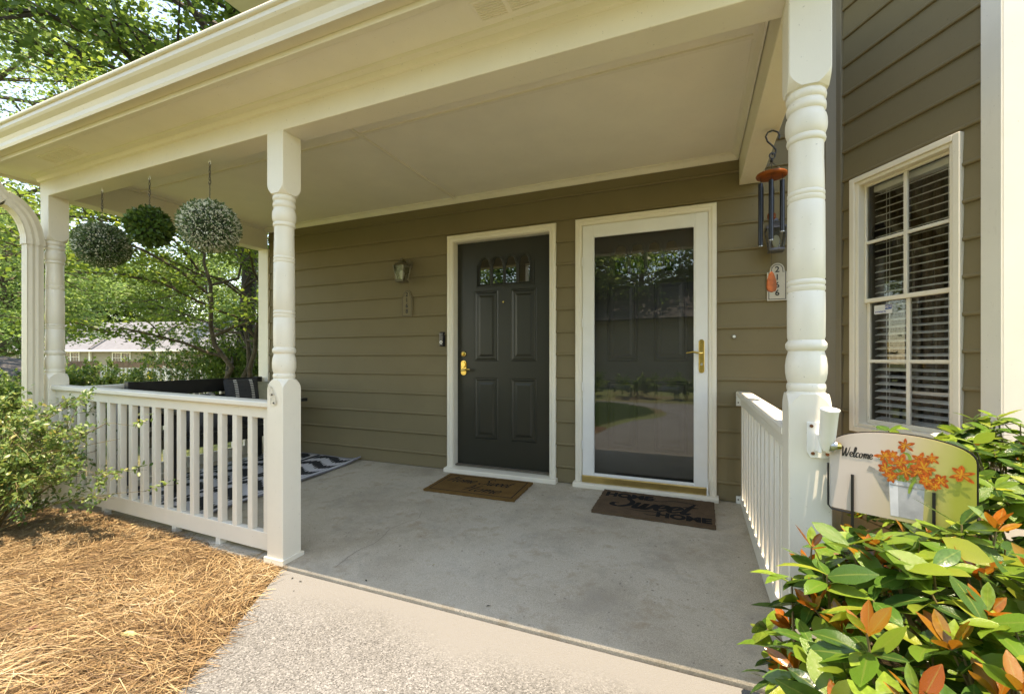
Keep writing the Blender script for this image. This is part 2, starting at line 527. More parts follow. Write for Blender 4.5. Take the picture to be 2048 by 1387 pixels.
GLYPH = {
 'e': (0.62, [[(0, .35), (.35, .5), (.5, .8), (.3, 1), (.08, .75), (.1, .3), (.35, .02), (.68, .33)]]),
 'o': (0.75, [[(.45, .95), (.15, .85), (.05, .4), (.25, .03), (.5, .25), (.52, .75), (.4, .95), (.55, .8), (.85, .8)]]),
 'm': (1.0, [[(0, .4), (.12, .95), (.15, .5), (.12, 0)], [(.13, .5), (.33, .95), (.46, .8), (.45, 0)], [(.46, .5), (.68, .95), (.8, .75), (.8, .15), (.92, .05), (1.05, .33)]]),
 'w': (0.98, [[(-.05, .8), (.05, .9), (.08, .2), (.22, 0), (.4, .3), (.45, .9), (.47, .2), (.62, 0), (.82, .4), (.85, .95), (1.0, .75)]]),
 't': (0.5, [[(.22, 1.75), (.16, .3), (.3, 0), (.5, .25)], [(-.12, 1.1), (.55, 1.2)]]),
 'l': (0.48, [[(0, .3), (.35, 1.2), (.4, 1.85), (.24, 1.98), (.12, 1.4), (.14, .3), (.3, 0), (.52, .33)]]),
 'c': (0.6, [[(.5, .8), (.35, 1), (.1, .7), (.1, .25), (.3, 0), (.62, .33)]]),
 'H': (1.2, [[(.0, 1.4), (.3, 1.9), (.35, 1.0), (.15, 0)], [(.95, 1.95), (.8, 1.0), (.85, .1), (1.1, .1)], [(-.2, .75), (.4, 1.02), (1.2, 1.1)]]),
 'S': (1.05, [[(1.0, 1.6), (.8, 1.95), (.45, 1.85), (.4, 1.4), (.75, .95), (.8, .4), (.45, 0), (.05, .15), (0, .45), (.25, .5)]]),
 'W': (1.45, [[(-.35, 1.25), (-.42, 1.6), (-.2, 1.95), (.05, 1.8), (.15, 1.0), (.3, 0), (.55, .9), (.7, 1.7), (.75, .8), (.9, 0), (1.2, 1.0), (1.35, 1.95)]]),
}

def catmull(pts, k=6):
    P = [Vector((*p, 0)) for p in pts]
    P = [P[0] * 2 - P[1]] + P + [P[-1] * 2 - P[-2]]
    out = []
    for i in range(1, len(P) - 2):
        for j in range(k):
            t = j / k
            a, b, c, d = P[i - 1], P[i], P[i + 1], P[i + 2]
            out.append(0.5 * ((2 * b) + (c - a) * t + (2 * a - 5 * b + 4 * c - d) * t * t + (3 * b - a - 3 * c + d) * t ** 3))
    out.append(P[-2])
    return out

def ribbon(mb, pts, w, M, k=6, press=True, h=0.0006):
    P = catmull(pts, k)
    n = len(P)
    V, F = [], []
    for i, p in enumerate(P):
        d = (P[min(i + 1, n - 1)] - P[max(i - 1, 0)])
        d = d.normalized() if d.length > 1e-9 else Vector((1, 0, 0))
        nn = Vector((-d.y, d.x, 0))
        ww = w * (0.55 + 0.75 * abs(d.y)) if press else w
        ww *= min(1, 0.45 + 3.0 * min(i, n - 1 - i) / n)
        for sgn in (-1, 1):
            V.append(M @ Vector((p.x + nn.x * ww * sgn / 2, p.y + nn.y * ww * sgn / 2, h)))
    for i in range(n - 1):
        F.append((2 * i, 2 * i + 1, 2 * i + 3, 2 * i + 2))
    mb.add(V, F)

def script(mb, txt, xh, w, M, x0=0, y0=0, slant=0.18, sx=1.0):
    x = x0
    for ch in txt:
        if ch == ' ':
            x += 0.6 * xh * sx
            continue
        adv, strokes = GLYPH[ch]
        for st in strokes:
            ribbon(mb, [(x + (px + slant * py) * xh * sx, y0 + py * xh) for px, py in st], w, M)
        x += adv * xh * sx
    return x

def script_width(txt, xh, sx=1.0):
    return sum(0.6 if c == ' ' else GLYPH[c][0] for c in txt) * xh * sx

# leaves ------------------------------------------------------------
def leaf_shape(L=1.0, W=0.4, fold=0.15, curl=0.12, n=4, belly=0.55):
    V, F = [], []
    for i in range(n + 1):
        t = i / n
        w = W / 2 * (math.sin(math.pi * t ** (math.log(0.5) / math.log(belly))) ** 0.8) if 0 < t < 1 else 0.0
        w = max(w, 0.012 * L)
        z = -curl * L * (t ** 2)
        V += [(-w, t * L, z + fold * w), (0, t * L, z), (w, t * L, z + fold * w)]
    for i in range(n):
        a = 3 * i
        F += [(a, a + 1, a + 4, a + 3), (a + 1, a + 2, a + 5, a + 4)]
    return np.array(V), F

DIAMOND = (np.array([(0, 0, 0), (-.3, .45, .07), (0, 1, -.06), (.3, .45, .07)], float), [(0, 1, 2), (0, 2, 3)][0:0] + [(0, 3, 2, 1)])

def basis(dirs, ups):
    """rotation matrices whose Y follows dirs and Z leans to ups"""
    y = dirs / np.linalg.norm(dirs, axis=1, keepdims=True)
    z = ups - y * np.sum(y * ups, 1, keepdims=True)
    z /= np.linalg.norm(z, axis=1, keepdims=True) + 1e-9
    x = np.cross(y, z)
    return np.stack([x, y, z], axis=2)

def fast_mesh(name, V, loops, sizes, mat, tint=None, smooth=False, mid=None):
    me = bpy.data.meshes.new(name)
    me.vertices.add(len(V))
    me.vertices.foreach_set('co', V.astype(np.float32).ravel())
    me.loops.add(len(loops))
    me.loops.foreach_set('vertex_index', loops.astype(np.int32))
    me.polygons.add(len(sizes))
    st = np.concatenate([[0], np.cumsum(sizes)[:-1]])
    me.polygons.foreach_set('loop_start', st.astype(np.int32))
    if tint is not None:
        a = me.attributes.new('tint', 'FLOAT', 'POINT')
        a.data.foreach_set('value', tint.astype(np.float32))
    if mid is not None:
        a = me.attributes.new('mid', 'FLOAT', 'POINT')
        a.data.foreach_set('value', mid.astype(np.float32))
    me.update(calc_edges=True)
    me.materials.append(mat)
    if smooth:
        me.shade_smooth()
    return me

def scatter_mesh(name, shape, pos, rot, scl, tint, mat, smooth=False, mid=False):
    tv, tf = shape
    n, k = len(pos), len(tv)
    V = np.einsum('nij,kj->nki', rot, tv) * np.asarray(scl).reshape(n, 1, 1) + pos[:, None, :]
    base = np.array([i for f in tf for i in f])
    loops = (base[None, :] + (np.arange(n) * k)[:, None]).ravel()
    sizes = np.tile(np.array([len(f) for f in tf]), n)
    return fast_mesh(name, V.reshape(-1, 3), loops, sizes, mat, np.repeat(tint, k), smooth, np.tile(np.arange(k) % 3 != 1, n).astype(float) if mid else None)

def unit(n):
    v = rng.normal(size=(n, 3))
    return v / np.linalg.norm(v, axis=1, keepdims=True)

# ------------------------------------------------------------------ ground, slab, walkway
def terr(x, y):
    d = np.clip((-x - 5.2) / 40, 0, 1.6)
    e = np.clip((-x - 4.9) / 1.5, 0, 1)
    return -0.14 - 0.16 * e - 0.65 * d - 0.10 * np.clip((-y - 6) / 30, 0, 2)

def grid_mesh(name, xs, ys, zf, mat):
    X, Y = np.meshgrid(xs, ys, indexing='ij')
    V = np.stack([X, Y, zf(X, Y)], -1).reshape(-1, 3)
    ny = len(ys)
    i, j = np.meshgrid(np.arange(len(xs) - 1), np.arange(ny - 1), indexing='ij')
    a = (i * ny + j).ravel()
    loops = np.stack([a, a + ny, a + ny + 1, a + 1], -1).ravel()
    return fast_mesh(name, V, loops, np.full(len(a), 4), mat)

xs = np.concatenate([np.linspace(-260, -40, 12), np.linspace(-36, -6, 21), np.linspace(-5.2, 8, 20), np.linspace(12, 200, 10)])
ys = np.concatenate([np.linspace(-200, -20, 10), np.linspace(-16, 16, 30), np.linspace(22, 260, 14)])
tag(link('ground', grid_mesh('ground', xs, ys, terr, GROUND)), kind='structure')

FY = 3.57
def floor_z(y):
    return -0.043 * (FY - y)
SLAB_F = 1.715
mb = MB()
mb.add([(-4.78, SLAB_F, floor_z(SLAB_F)), (0.47, SLAB_F, floor_z(SLAB_F)), (0.47, FY + .05, floor_z(FY) + .0), (-4.78, FY + .05, floor_z(FY)),
        (-4.78, SLAB_F, -.4), (0.47, SLAB_F, -.4), (0.47, FY + .05, -.4), (-4.78, FY + .05, -.4)],
       [(0, 1, 2, 3), (7, 6, 5, 4), (4, 5, 1, 0), (5, 6, 2, 1), (6, 7, 3, 2), (7, 4, 0, 3)])
slab = tag(mb.build('porch_slab', CONC, None, bevel=0.008), kind='structure')

# hairline cracks in the slab
def floor_ribbon(mb, pts, w, lift=0.0012):
    P = catmull(pts, 5)
    V, F = [], []
    for i, p in enumerate(P):
        d = (P[min(i + 1, len(P) - 1)] - P[max(i - 1, 0)]).normalized()
        j = random.uniform(-.004, .004)
        for sg in (-1, 1):
            x, y = p.x - d.y * sg * w / 2 + j, p.y + d.x * sg * w / 2
            V.append((x, y, floor_z(y) + lift))
    for i in range(len(P) - 1):
        F.append((2 * i, 2 * i + 2, 2 * i + 3, 2 * i + 1))
    mb.add(V, F)
mb = MB()
floor_ribbon(mb, [(-1.78, 1.80), (-1.80, 1.98), (-1.77, 2.12), (-1.81, 2.3), (-1.78, 2.42)], 0.0022)
floor_ribbon(mb, [(-1.78, 2.42), (-1.74, 2.5), (-1.79, 2.62)], 0.0016)
mb.build('crack', plain('dark_crack_line', (0.14, 0.12, 0.10), 0.95), slab)  # thin dark ribbons drawn as the cracks

# walkway that bends away past the camera
left = [(-2.06, 1.70), (-1.64, .95), (-1.38, .30), (-1.30, -.4), (-1.05, -1.3), (-.70, -2.0), (-.55, -2.7), (-.8, -3.6), (-1.6, -4.4), (-3.5, -4.9)]
right = [(0.46, 1.70), (0.46, .95), (0.50, .30), (.55, -.4), (1.2, -1.3), (2.8, -2.0), (4.6, -2.7), (5.4, -3.6), (5.8, -5.0), (5.8, -5.6)]
def smooth2(p):
    return [(q.x, q.y) for q in catmull(p, 4)]
L_, R_ = smooth2(left), smooth2(right)
def walk_z(y):
    return floor_z(SLAB_F) - 0.014 + 0.012 * (y - SLAB_F) if y > -2 else floor_z(SLAB_F) - 0.014 + 0.012 * (-2 - SLAB_F)
mb = MB()
n = len(L_)
V, F = [], []
for (a, b) in zip(L_, R_):
    for k in range(9):
        t = k / 8
        x, y = a[0] * (1 - t) + b[0] * t, a[1] * (1 - t) + b[1] * t
        V.append((x, y, walk_z(y)))
for i in range(n - 1):
    for k in range(8):
        F.append((i * 9 + k, (i + 1) * 9 + k, (i + 1) * 9 + k + 1, i * 9 + k + 1))
o = len(V)
for i in range(n):
    V.append((V[i * 9][0], V[i * 9][1], -.4))
for i in range(n - 1):
    F.append((i * 9, o + i, o + i + 1, (i + 1) * 9))
mb.add(V, F)
tag(mb.build('walkway', AGG, None), kind='structure')

# lawn behind the camera, seen in the storm door glass
mb = MB()
lawn_poly = [(-7, .2), (-1.6, -.2), (-1.32, -1.3), (-.95, -2.05), (-.80, -2.75), (-1.05, -3.55), (-1.8, -4.25), (-7, -4.7)]
def inside(poly, x, y):
    c = np.zeros(len(x), bool)
    j = len(poly) - 1
    for i in range(len(poly)):
        xi, yi = poly[i]
        xj, yj = poly[j]
        c ^= ((yi > y) != (yj > y)) & (x < (xj - xi) * (y - yi) / (yj - yi + 1e-12) + xi)
        j = i
    return c
N = 42000
px, py = rng.uniform(-5, -.8, N), rng.uniform(-4.7, .2, N)
k = inside(lawn_poly, px, py)
px, py = px[k], py[k]
n = len(px)
blade = (np.array([(-.04, 0, 0), (.04, 0, 0), (.02, .7, .12), (0, 1, .3)]), [(0, 1, 2, 3)])
d = unit(n) * .55
d[:, 2] = 1
me = scatter_mesh('lawn_grass', blade, np.stack([px, py, terr(px, py) - .005], 1), basis(d, unit(n)), rng.uniform(.05, .10, n), rng.random(n), GRASSM)
tag(link('lawn_grass', me), 'short green lawn mirrored in the storm door glass', 'grass', kind='stuff')

# ------------------------------------------------------------------ townhouse
house = thing('townhouse', 'taupe lap sided townhouse with two front doors and an angled bay', 'house', (-1.8, FY, 0))
def back(a, b, z):           # a = world x, b = outward
    return (a, FY - b, z)
BO = (0.887, FY)
BD = (0.508, -0.861)
BN = (-0.861, -0.508)
def bay(a, b, z):
    return (BO[0] + BD[0] * a + BN[0] * b, BO[1] + BD[1] * a + BN[1] * b, z)
SIDE_L = -4.52
TOP = 5.2
D1 = (-2.142, -1.084, 2.185)
D2 = (-0.915, 0.147, 2.19)
wall = MB()
wall.box(SIDE_L, D1[0] + .045, FY, FY + .16, -.35, TOP)
wall.box(D1[1] - .045, D2[0] + .045, FY, FY + .16, -.35, TOP)
wall.box(D2[1] - .045, BO[0] + .1, FY, FY + .16, -.35, TOP)
wall.box(D1[0] + .045, D1[1] - .045, FY, FY + .16, D1[2] - .045, TOP)
wall.box(D2[0] + .045, D2[1] - .045, FY, FY + .16, D2[2] - .045, TOP)
wall.box(SIDE_L, SIDE_L + .16, FY + .16, FY + 7, -.35, TOP)
wall = wall.build('front_wall', TAUPE2, house)
CX, C0 = 0.189, 0.125 - 0.189

prof_cache = {}
def siding(fr, a0, a1, i, ztop=None, zbot=None, parent=None):
    zb = C0 + CX * i
    zt = zb + CX + .006
    if ztop is not None:
        zt = min(zt, ztop)
    zb2 = zb if zbot is None else max(zb, zbot)
    if zt - zb2 < .012 or a1 - a0 < .01:
        return
    def depth(z):
        return .004 + .011 * (1 - (z - zb) / CX)
    if zb2 > zb + .001:
        pr = [(0, zt), (depth(zt), zt), (depth(zb2), zb2), (0, zb2)]
    else:
        pr = [(0, zt), (depth(zt), zt), (depth(zb + .03), zb + .03), (.0135, zb + .021), (.0175, zb + .017), (.0195, zb + .010), (.0180, zb + .003), (.0145, zb), (0, zb)]
    mb = MB()
    jit = random.uniform(-.0008, .0008)
    mb.prism(pr, lambda b, z: fr(a0, b, z + jit), lambda b, z: fr(a1, b, z + jit))
    return mb.build('siding_board', TAUPE, parent)

for i in range(0, 28):
    zb, zt = C0 + CX * i, C0 + CX * (i + 1)
    if zb > TOP:
        break
    cuts = []
    for d in (D1, D2):
        if zb < d[2]:
            cuts.append(d)
    if zt < 2.6:
        spans = []
        x = SIDE_L
        for d in cuts:
            spans.append((x, d[0], None, None))
            if zt > d[2] + .01:
                spans.append((d[0], d[1], None, d[2]))
            x = d[1]
        spans.append((x, BO[0] - .045, None, None))
        for a0, a1, zc, zbo in spans:
            siding(back, a0, a1, i, None if i else zt + .006, (0.004 if i == 0 else zbo), wall)
    elif zb > 3.3:
        siding(back, SIDE_L, BO[0] - .045, i, parent=wall)
    else:
        siding(back, .47, BO[0] - .045, i, parent=wall)
# bay facet with a window opening
WIN = (0.118, 0.740, 0.579, 2.194)
BL = 0.822
bw = MB()
bw.obox(bay, 0, WIN[0] + .03, -.12, 0, -.35, TOP)
bw.obox(bay, WIN[1] - .03, .90, -.12, 0, -.35, TOP)
bw.obox(bay, WIN[0] + .03, WIN[1] - .03, -.12, 0, -.35, WIN[2] + .03)
bw.obox(bay, WIN[0] + .03, WIN[1] - .03, -.12, 0, WIN[3] - .03, TOP)
bwall = bw.build('bay_wall', TAUPE2, house)
for i in range(0, 28):
    zb, zt = C0 + CX * i, C0 + CX * (i + 1)
    if zb > TOP - .1:
        break
    if zt > WIN[2] and zb < WIN[3]:
        siding(bay, .05, WIN[0], i, parent=bwall)
        siding(bay, WIN[1], BL, i, parent=bwall)
        if zb < WIN[2] - .012:
            siding(bay, WIN[0], WIN[1], i, ztop=WIN[2], parent=bwall)
        if zt > WIN[3] + .012:
            siding(bay, WIN[0], WIN[1], i, zbot=WIN[3], parent=bwall)
    else:
        siding(bay, .05, BL, i, parent=bwall)
# corner boards
MB().box(BO[0] - .075, BO[0] - .010, FY - .026, FY, -.1, TOP).build('corner_board', TAUPE2, house, bevel=.003)
mb = MB().obox(bay, .0, .052, 0, .026, -.1, TOP)
mb.build('corner_board', TAUPE2, house, bevel=.003)
CB = bay(.905, .022, 0)
mb = MB()
mb.obox(bay, BL, .905, 0, .024, -.1, TOP)
mb.build('corner_board', WHITE, house, bevel=.003)
mb = MB()
mb.box(CB[0] + .004, CB[0] + .10, CB[1] - .001, CB[1] + .04, -.1, TOP)
mb.build('corner_board', WHITE, house, bevel=.003)
mb = MB().box(CB[0] + .10, CB[0] + 1.9, CB[1] + .02, CB[1] + .14, -.35, TOP)
fw = mb.build('bay_front_wall', TAUPE2, house)
for i in range(0, 28):
    if C0 + CX * i < TOP - .1:
        siding(lambda a, b, z: (a, CB[1] + .02 - b, z), CB[0] + .10, CB[0] + 1.9, i, parent=fw)
# white end pilaster at the left end of the wall
MB().box(SIDE_L - .145, SIDE_L + .012, FY - .03, FY + .10, -.02, 2.295).build('pilaster', CREAM, house, bevel=.004)
# upper roof, so that the house closes
mb = MB()
mb.add([(SIDE_L - .4, FY - .45, TOP - .05), (3.6, FY - .45, TOP - .05), (3.6, FY + 4.5, TOP + 2.2), (SIDE_L - .4, FY + 4.5, TOP + 2.2), (SIDE_L - .4, FY + 9.5, TOP - .1), (3.6, FY + 9.5, TOP - .1)],
       [(0, 1, 2, 3), (3, 2, 5, 4), (4, 5, 1, 0)])
mb.build('roof', ROOFG, house)
MB().box(SIDE_L - .4, .35, FY - .46, FY - .02, TOP - .10, TOP - .07).build('upper_soffit', CREAM, house)
MB().box(.36, 1.20, 2.95, FY - .03, 3.95, 4.10).build('added_sun_block', CREAM, house)  # added slab above the view, keeps sun off the wall beside the bay
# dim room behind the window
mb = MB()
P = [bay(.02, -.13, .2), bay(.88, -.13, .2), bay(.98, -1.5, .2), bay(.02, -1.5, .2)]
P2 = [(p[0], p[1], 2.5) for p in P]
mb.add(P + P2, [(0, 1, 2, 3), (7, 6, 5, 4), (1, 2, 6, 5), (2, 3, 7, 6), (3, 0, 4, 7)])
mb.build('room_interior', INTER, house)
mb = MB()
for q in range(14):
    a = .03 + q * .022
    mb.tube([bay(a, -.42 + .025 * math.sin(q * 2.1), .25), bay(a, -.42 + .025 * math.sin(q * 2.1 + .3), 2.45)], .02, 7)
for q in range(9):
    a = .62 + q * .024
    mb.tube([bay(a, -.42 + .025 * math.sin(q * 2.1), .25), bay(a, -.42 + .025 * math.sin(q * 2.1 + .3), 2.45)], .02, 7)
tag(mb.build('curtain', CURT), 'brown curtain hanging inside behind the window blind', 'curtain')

# ---- window
win = MB()
def rect_frame(mb, fr, a0, a1, z0, z1, w, b0, b1, wb=None, wt=None):
    wb = w if wb is None else wb
    wt = w if wt is None else wt
    mb.obox(fr, a0, a0 + w, b0, b1, z0, z1)
    mb.obox(fr, a1 - w, a1, b0, b1, z0, z1)
    mb.obox(fr, a0 + w, a1 - w, b0, b1, z1 - wt, z1)
    mb.obox(fr, a0 + w, a1 - w, b0, b1, z0, z0 + wb)
rect_frame(win, bay, WIN[0], WIN[1], WIN[2], WIN[3], .034, -.02, .034)
window = win.build('window', CREAM, house, bevel=.004)
mb = MB()
rect_frame(mb, bay, WIN[0] + .034, WIN[1] - .034, WIN[2] + .034, WIN[3] - .034, .022, -.06, .022)
mb.build('frame', CREAM, window, bevel=.004)
zi0, zi1, zm = WIN[2] + .056, WIN[3] - .056, 1.405
ai0, ai1 = WIN[0] + .056, WIN[1] - .056
for nm, z0, z1, bo in (('upper_sash', zm - .012, zi1, -.018), ('lower_sash', zi0, zm + .014, -.036)):
    mb = MB()
    rect_frame(mb, bay, ai0 + .002, ai1 - .002, z0, z1, .013 if nm == 'upper_sash' else .02, bo - .02, bo, .026, .014 if nm == 'upper_sash' else .026)
    s_ = mb.build(nm, CREAM, window, bevel=.003)
zz = [(zm + .014, zi1 - .014, -.030), (zi0 + .026, zm - .012, -.048)]
for z0, z1, bo in zz:
    g0, g1 = ai0 + .015, ai1 - .015
    am, zc = (g0 + g1) / 2, (z0 + z1) / 2
    MB().obox(bay, am - .011, am + .011, bo - .004, bo + .012, z0, z1).build('muntin', WHITE, window, bevel=.003)
    for sa, sb in ((g0, am - .011), (am + .011, g1)):
        MB().obox(bay, sa, sb, bo - .003, bo + .011, zc - .010, zc + .010).build('muntin', WHITE, window, bevel=.003)
        for pz0, pz1 in ((z0, zc - .010), (zc + .010, z1)):
            mb = MB()
            mb.add([bay(sa, bo, pz0), bay(sb, bo, pz0), bay(sb, bo, pz1), bay(sa, bo, pz1)], [(0, 1, 2, 3)])
            mb.build('pane', WGLASS, window)
# alarm sticker on the lower left pane
st = MB().obox(bay, ai0 + .042, ai0 + .155, -.0475, -.0465, zm - .085, zm - .032)
st = st.build('sticker', plain('sticker_white', (.75, .76, .78), .4), window)
st['label'] = 'small white and blue alarm company sticker'
Mst = lambda a, z: frame_matrix(bay(a, -.0455, z), (BD[0], BD[1], 0), (0, 0, 1))
MB().obox(bay, ai0 + .112, ai0 + .152, -.0464, -.0460, zm - .062, zm - .035).build('logo_patch', BLUEP, st)
put_text('sticker_lettering', 'ADT', .020, plain('sticker_white_ink', (.8, .8, .8), .4), Mst(ai0 + .132, zm - .048), st, .0004, .0002)
put_text('sticker_lettering', 'protected by', .0155, BLUEP, Mst(ai0 + .083, zm - .072), st, .0003, .0002, .85)
# blind
blind = thing('window_blind', 'white horizontal slat blind half open inside the bay window', 'blind', bay(.43, -.1, .64))
MB().obox(bay, ai0 + .012, ai1 - .004, -.13, -.075, zi1 - .045, zi1 - .004).build('head_rail', BLIND, blind, bevel=.003)
nsl = 33
for q in range(nsl):
    z = zi0 + .035 + (zi1 - .06 - zi0 - .035) * q / (nsl - 1)
    mb = MB()
    mb.prism([(-.130, z + .004), (-.130, z + .0068), (-.105, z + .0032), (-.080, z - .0070), (-.080, z - .0098), (-.105, z + .0004)],
             lambda b, zz_: bay(ai0 + .016, b, zz_), lambda b, zz_: bay(ai1 - .006, b, zz_))
    mb.build('slat', BLIND, blind)
for a in (.27, .29, .61):
    mb = MB().tube([bay(a, -.074, zi0 + .02), bay(a, -.074, zi1 - .02)], .0012, 5)
    mb.build('cord', BLIND, blind)

# ---- doors
def door_panel(fr, a0, a1, z0, z1, b, mat, parent):
    mb = MB()
    w = .026
    prof = [(0, 0), (.30, .007), (.62, .0075), (1, 0)]
    for (s0, d0), (s1, d1) in zip(prof[:-1], prof[1:]):
        o0, o1 = w * s0, w * s1
        A = [(a0 + o0, z0 + o0), (a1 - o0, z0 + o0), (a1 - o0, z1 - o0), (a0 + o0, z1 - o0)]
        B = [(a0 + o1, z0 + o1), (a1 - o1, z0 + o1), (a1 - o1, z1 - o1), (a0 + o1, z1 - o1)]
        for q in range(4):
            r = (q + 1) % 4
            mb.add([fr(A[q][0], b + d0, A[q][1]), fr(A[r][0], b + d0, A[r][1]), fr(B[r][0], b + d1, B[r][1]), fr(B[q][0], b + d1, B[q][1])], [(0, 1, 2, 3)])
    i0 = w + .016
    mb2 = MB()
    A = [(a0 + i0, z0 + i0), (a1 - i0, z0 + i0), (a1 - i0, z1 - i0), (a0 + i0, z1 - i0)]
    j = i0 + .02
    B = [(a0 + j, z0 + j), (a1 - j, z0 + j), (a1 - j, z1 - j), (a0 + j, z1 - j)]
    for q in range(4):
        r = (q + 1) % 4
        mb.add([fr(A[q][0], b + .0005, A[q][1]), fr(A[r][0], b + .0005, A[r][1]), fr(B[r][0], b + .0065, B[r][1]), fr(B[q][0], b + .0065, B[q][1])], [(0, 1, 2, 3)])
    mb.add([fr(p[0], b + .0065, p[1]) for p in B], [(0, 1, 2, 3)])
    return mb.build('panel', mat, parent)

def arch_lites(x0, x1, z0, z1, b, mat, parent):
    n = 4
    m = .028
    w = (x1 - x0 - 2 * m) / n
    # flat surround with rounded top
    for q in range(n):
        c = x0 + m + w * (q + .5)
        hw = w / 2 - .013
        zs = z1 - .115
        def outline(e):
            pts = [(c - hw - e, z0 + m - e), (c + hw + e, z0 + m - e), (c + hw + e, zs), (c + hw * .78 + e, zs + .012), (c + hw * .78 + e, zs + .026)]
            for k in range(1, 10):
                t = math.pi * k / 10
                pts.append((c + (hw * .78 + e) * math.cos(t), zs + .026 + (.038 + e) * math.sin(t)))
            pts += [(c - hw * .78 - e, zs + .026), (c - hw * .78 - e, zs + .012), (c - hw - e, zs)]
            return pts
        g = outline(0)
        mb = MB()
        mb.add([back(p[0], b + .0015, p[1]) for p in g], [tuple(range(len(g)))])
        mb.build('pane', LITEG, parent)
        for e, r, dd in ((.004, .0052, .006), (.0165, .0045, .004)):
            g = outline(e)
            mb = MB()
            mb.tube([back(p[0], b + dd, p[1]) for p in g] + [back(*((g[0][0]), b + dd, g[0][1]))], r, 6)
            mb.build('lite_moulding', mat, parent, smooth=True)
    mb = MB()
    rect_frame(mb, back, x0, x1, z0, z1 - .075, .012, b, b + .008)
    mb.v = mb.v[:24] + mb.v[24:]
    mb2 = MB()
    mb2.obox(back, x0, x1, b, b + .009, z0, z0 + .013)
    mb2.obox(back, x0, x0 + .012, b, b + .009, z0 + .013, z1 - .10)
    mb2.obox(back, x1 - .012, x1, b, b + .009, z0 + .013, z1 - .10)
    mb2.build('lite_frame', mat, parent, bevel=.003)

LITEG = glass_mat('door_lite_glass', (0.05, 0.05, 0.05), 3.5, 0.03)
def casing(d, zfoot):
    c = MB()
    w = .058
    pr = [(0, 0), (0, .026), (.006, .032), (.030, .034), (.036, .028), (.050, .026), (.058, .018), (.058, 0)]
    # legs and head, mitred: sweep the profile round the opening
    x0, x1, zt = d
    def loop(u):
        return [(x0 + u, zfoot), (x0 + u, zt - u), (x1 - u, zt - u), (x1 - u, zfoot)]
    V, F = [], []
    for u, b in pr:
        for (x, z) in loop(u):
            V.append(back(x, b, z))
    n = len(pr)
    for i in range(n):
        j = (i + 1) % n
        for k in range(3):
            F.append((i * 4 + k, j * 4 + k, j * 4 + k + 1, i * 4 + k + 1))
    F.append(tuple(i * 4 for i in range(n)))
    F.append(tuple(i * 4 + 3 for i in range(n))[::-1])
    c.add(V, F)
    return c.build('door_casing', CREAM, house)

REC = -.062
def jamb(d, parent):
    w = .056
    mb = MB()
    mb.obox(back, d[0] + w - .012, d[0] + w + .006, REC - .05, .004, -.01, d[2] - w)
    mb.obox(back, d[1] - w - .006, d[1] - w + .012, REC - .05, .004, -.01, d[2] - w)
    mb.obox(back, d[0] + w + .006, d[1] - w - .006, REC - .05, .004, d[2] - w - .006, d[2] - w + .012)
    return mb.build('jamb', CREAM, parent)

def sill(d, parent):
    mb = MB()
    mb.prism([(-.12, -.03), (.072, -.03), (.072, .022), (.066, .030), (-.12, .046)], lambda b, z: back(d[0] - .012, b, z), lambda b, z: back(d[1] + .012, b, z))
    return mb.build('sill', CREAM, parent, bevel=.003)

def make_door(d, mat, nm):
    w = .056
    a0, a1, zt = d[0] + w + .008, d[1] - w - .008, d[2] - w - .008
    mb = MB().obox(back, a0, a1, REC - .04, REC, .052, zt)
    door = mb.build(nm, mat, house, bevel=.002)
    W = a1 - a0
    arch_lites(a0 + .215 * W, a0 + .83 * W, 1.700, 2.012, REC, mat, door)
    for x0, x1 in ((a0 + .195 * W, a0 + .455 * W), (a0 + .59 * W, a0 + .855 * W)):
        door_panel(back, x0, x1, 1.02, 1.665, REC, mat, door)
        door_panel(back, x0, x1, .30, .865, REC, mat, door)
    return door, a0, a1

c1 = casing(D1, .03)
jamb(D1, c1)
sill(D1, c1)
door, a0, a1 = make_door(D1, DOOR1, 'front_door')
door['label'] = 'greenish black panelled door with four arched panes'
MB().obox(back, a0 - .01, a1 + .01, REC - .03, REC + .045, .044, .055).build('threshold', plain('worn_threshold', (.14, .12, .09), .6), door)
# lockset, peephole
hx = a0 + .068
MB().add(*(lambda m: (m.v, m.f))(MB().tube([back(hx, REC, 1.085), back(hx, REC + .012, 1.085), back(hx, REC + .016, 1.085)], [.026, .026, .020], 20))).build('deadbolt', BRASS, door, smooth=True)
MB().obox(back, hx - .003, hx + .003, REC + .016, REC + .028, 1.072, 1.098).build('deadbolt_turn', BRASS, door, bevel=.002)
def rounded(cx, cz, hw, hh, r, n=5):
    pts = []
    for (sx, sz, a) in ((1, -1, -90), (1, 1, 0), (-1, 1, 90), (-1, -1, 180)):
        for k in range(n + 1):
            t = R(a + 90 * k / n)
            pts.append((cx + sx * (hw - r) + r * math.cos(t), cz + sz * (hh - r) + r * math.sin(t)))
    return pts
mb = MB()
mb.prism(rounded(hx, .955, .030, .070, .026), lambda a, z: back(a, REC, z), lambda a, z: back(a, REC + .010, z))
lk = mb.build('lock_plate', BRASS, door, bevel=.003)
mb = MB()
mb.prism(rounded(hx, .985, .022, .028, .02), lambda a, z: back(a, REC + .010, z), lambda a, z: back(a, REC + .022, z))
mb.build('keypad_cover', BRASS, lk, bevel=.003)
MB().tube([back(hx, REC + .01, .935), back(hx, REC + .05, .935), back(hx + .012, REC + .056, .936), back(hx + .075, REC + .054, .944), back(hx + .085, REC + .048, .94)], [.012, .011, .010, .008, .006], 10).build('lever', BRASS, lk, smooth=True)
MB().tube([back((a0 + a1) / 2 + .01, REC, 1.555), back((a0 + a1) / 2 + .01, REC + .006, 1.555)], .007, 12).build('peephole', BRASS, door, smooth=True)

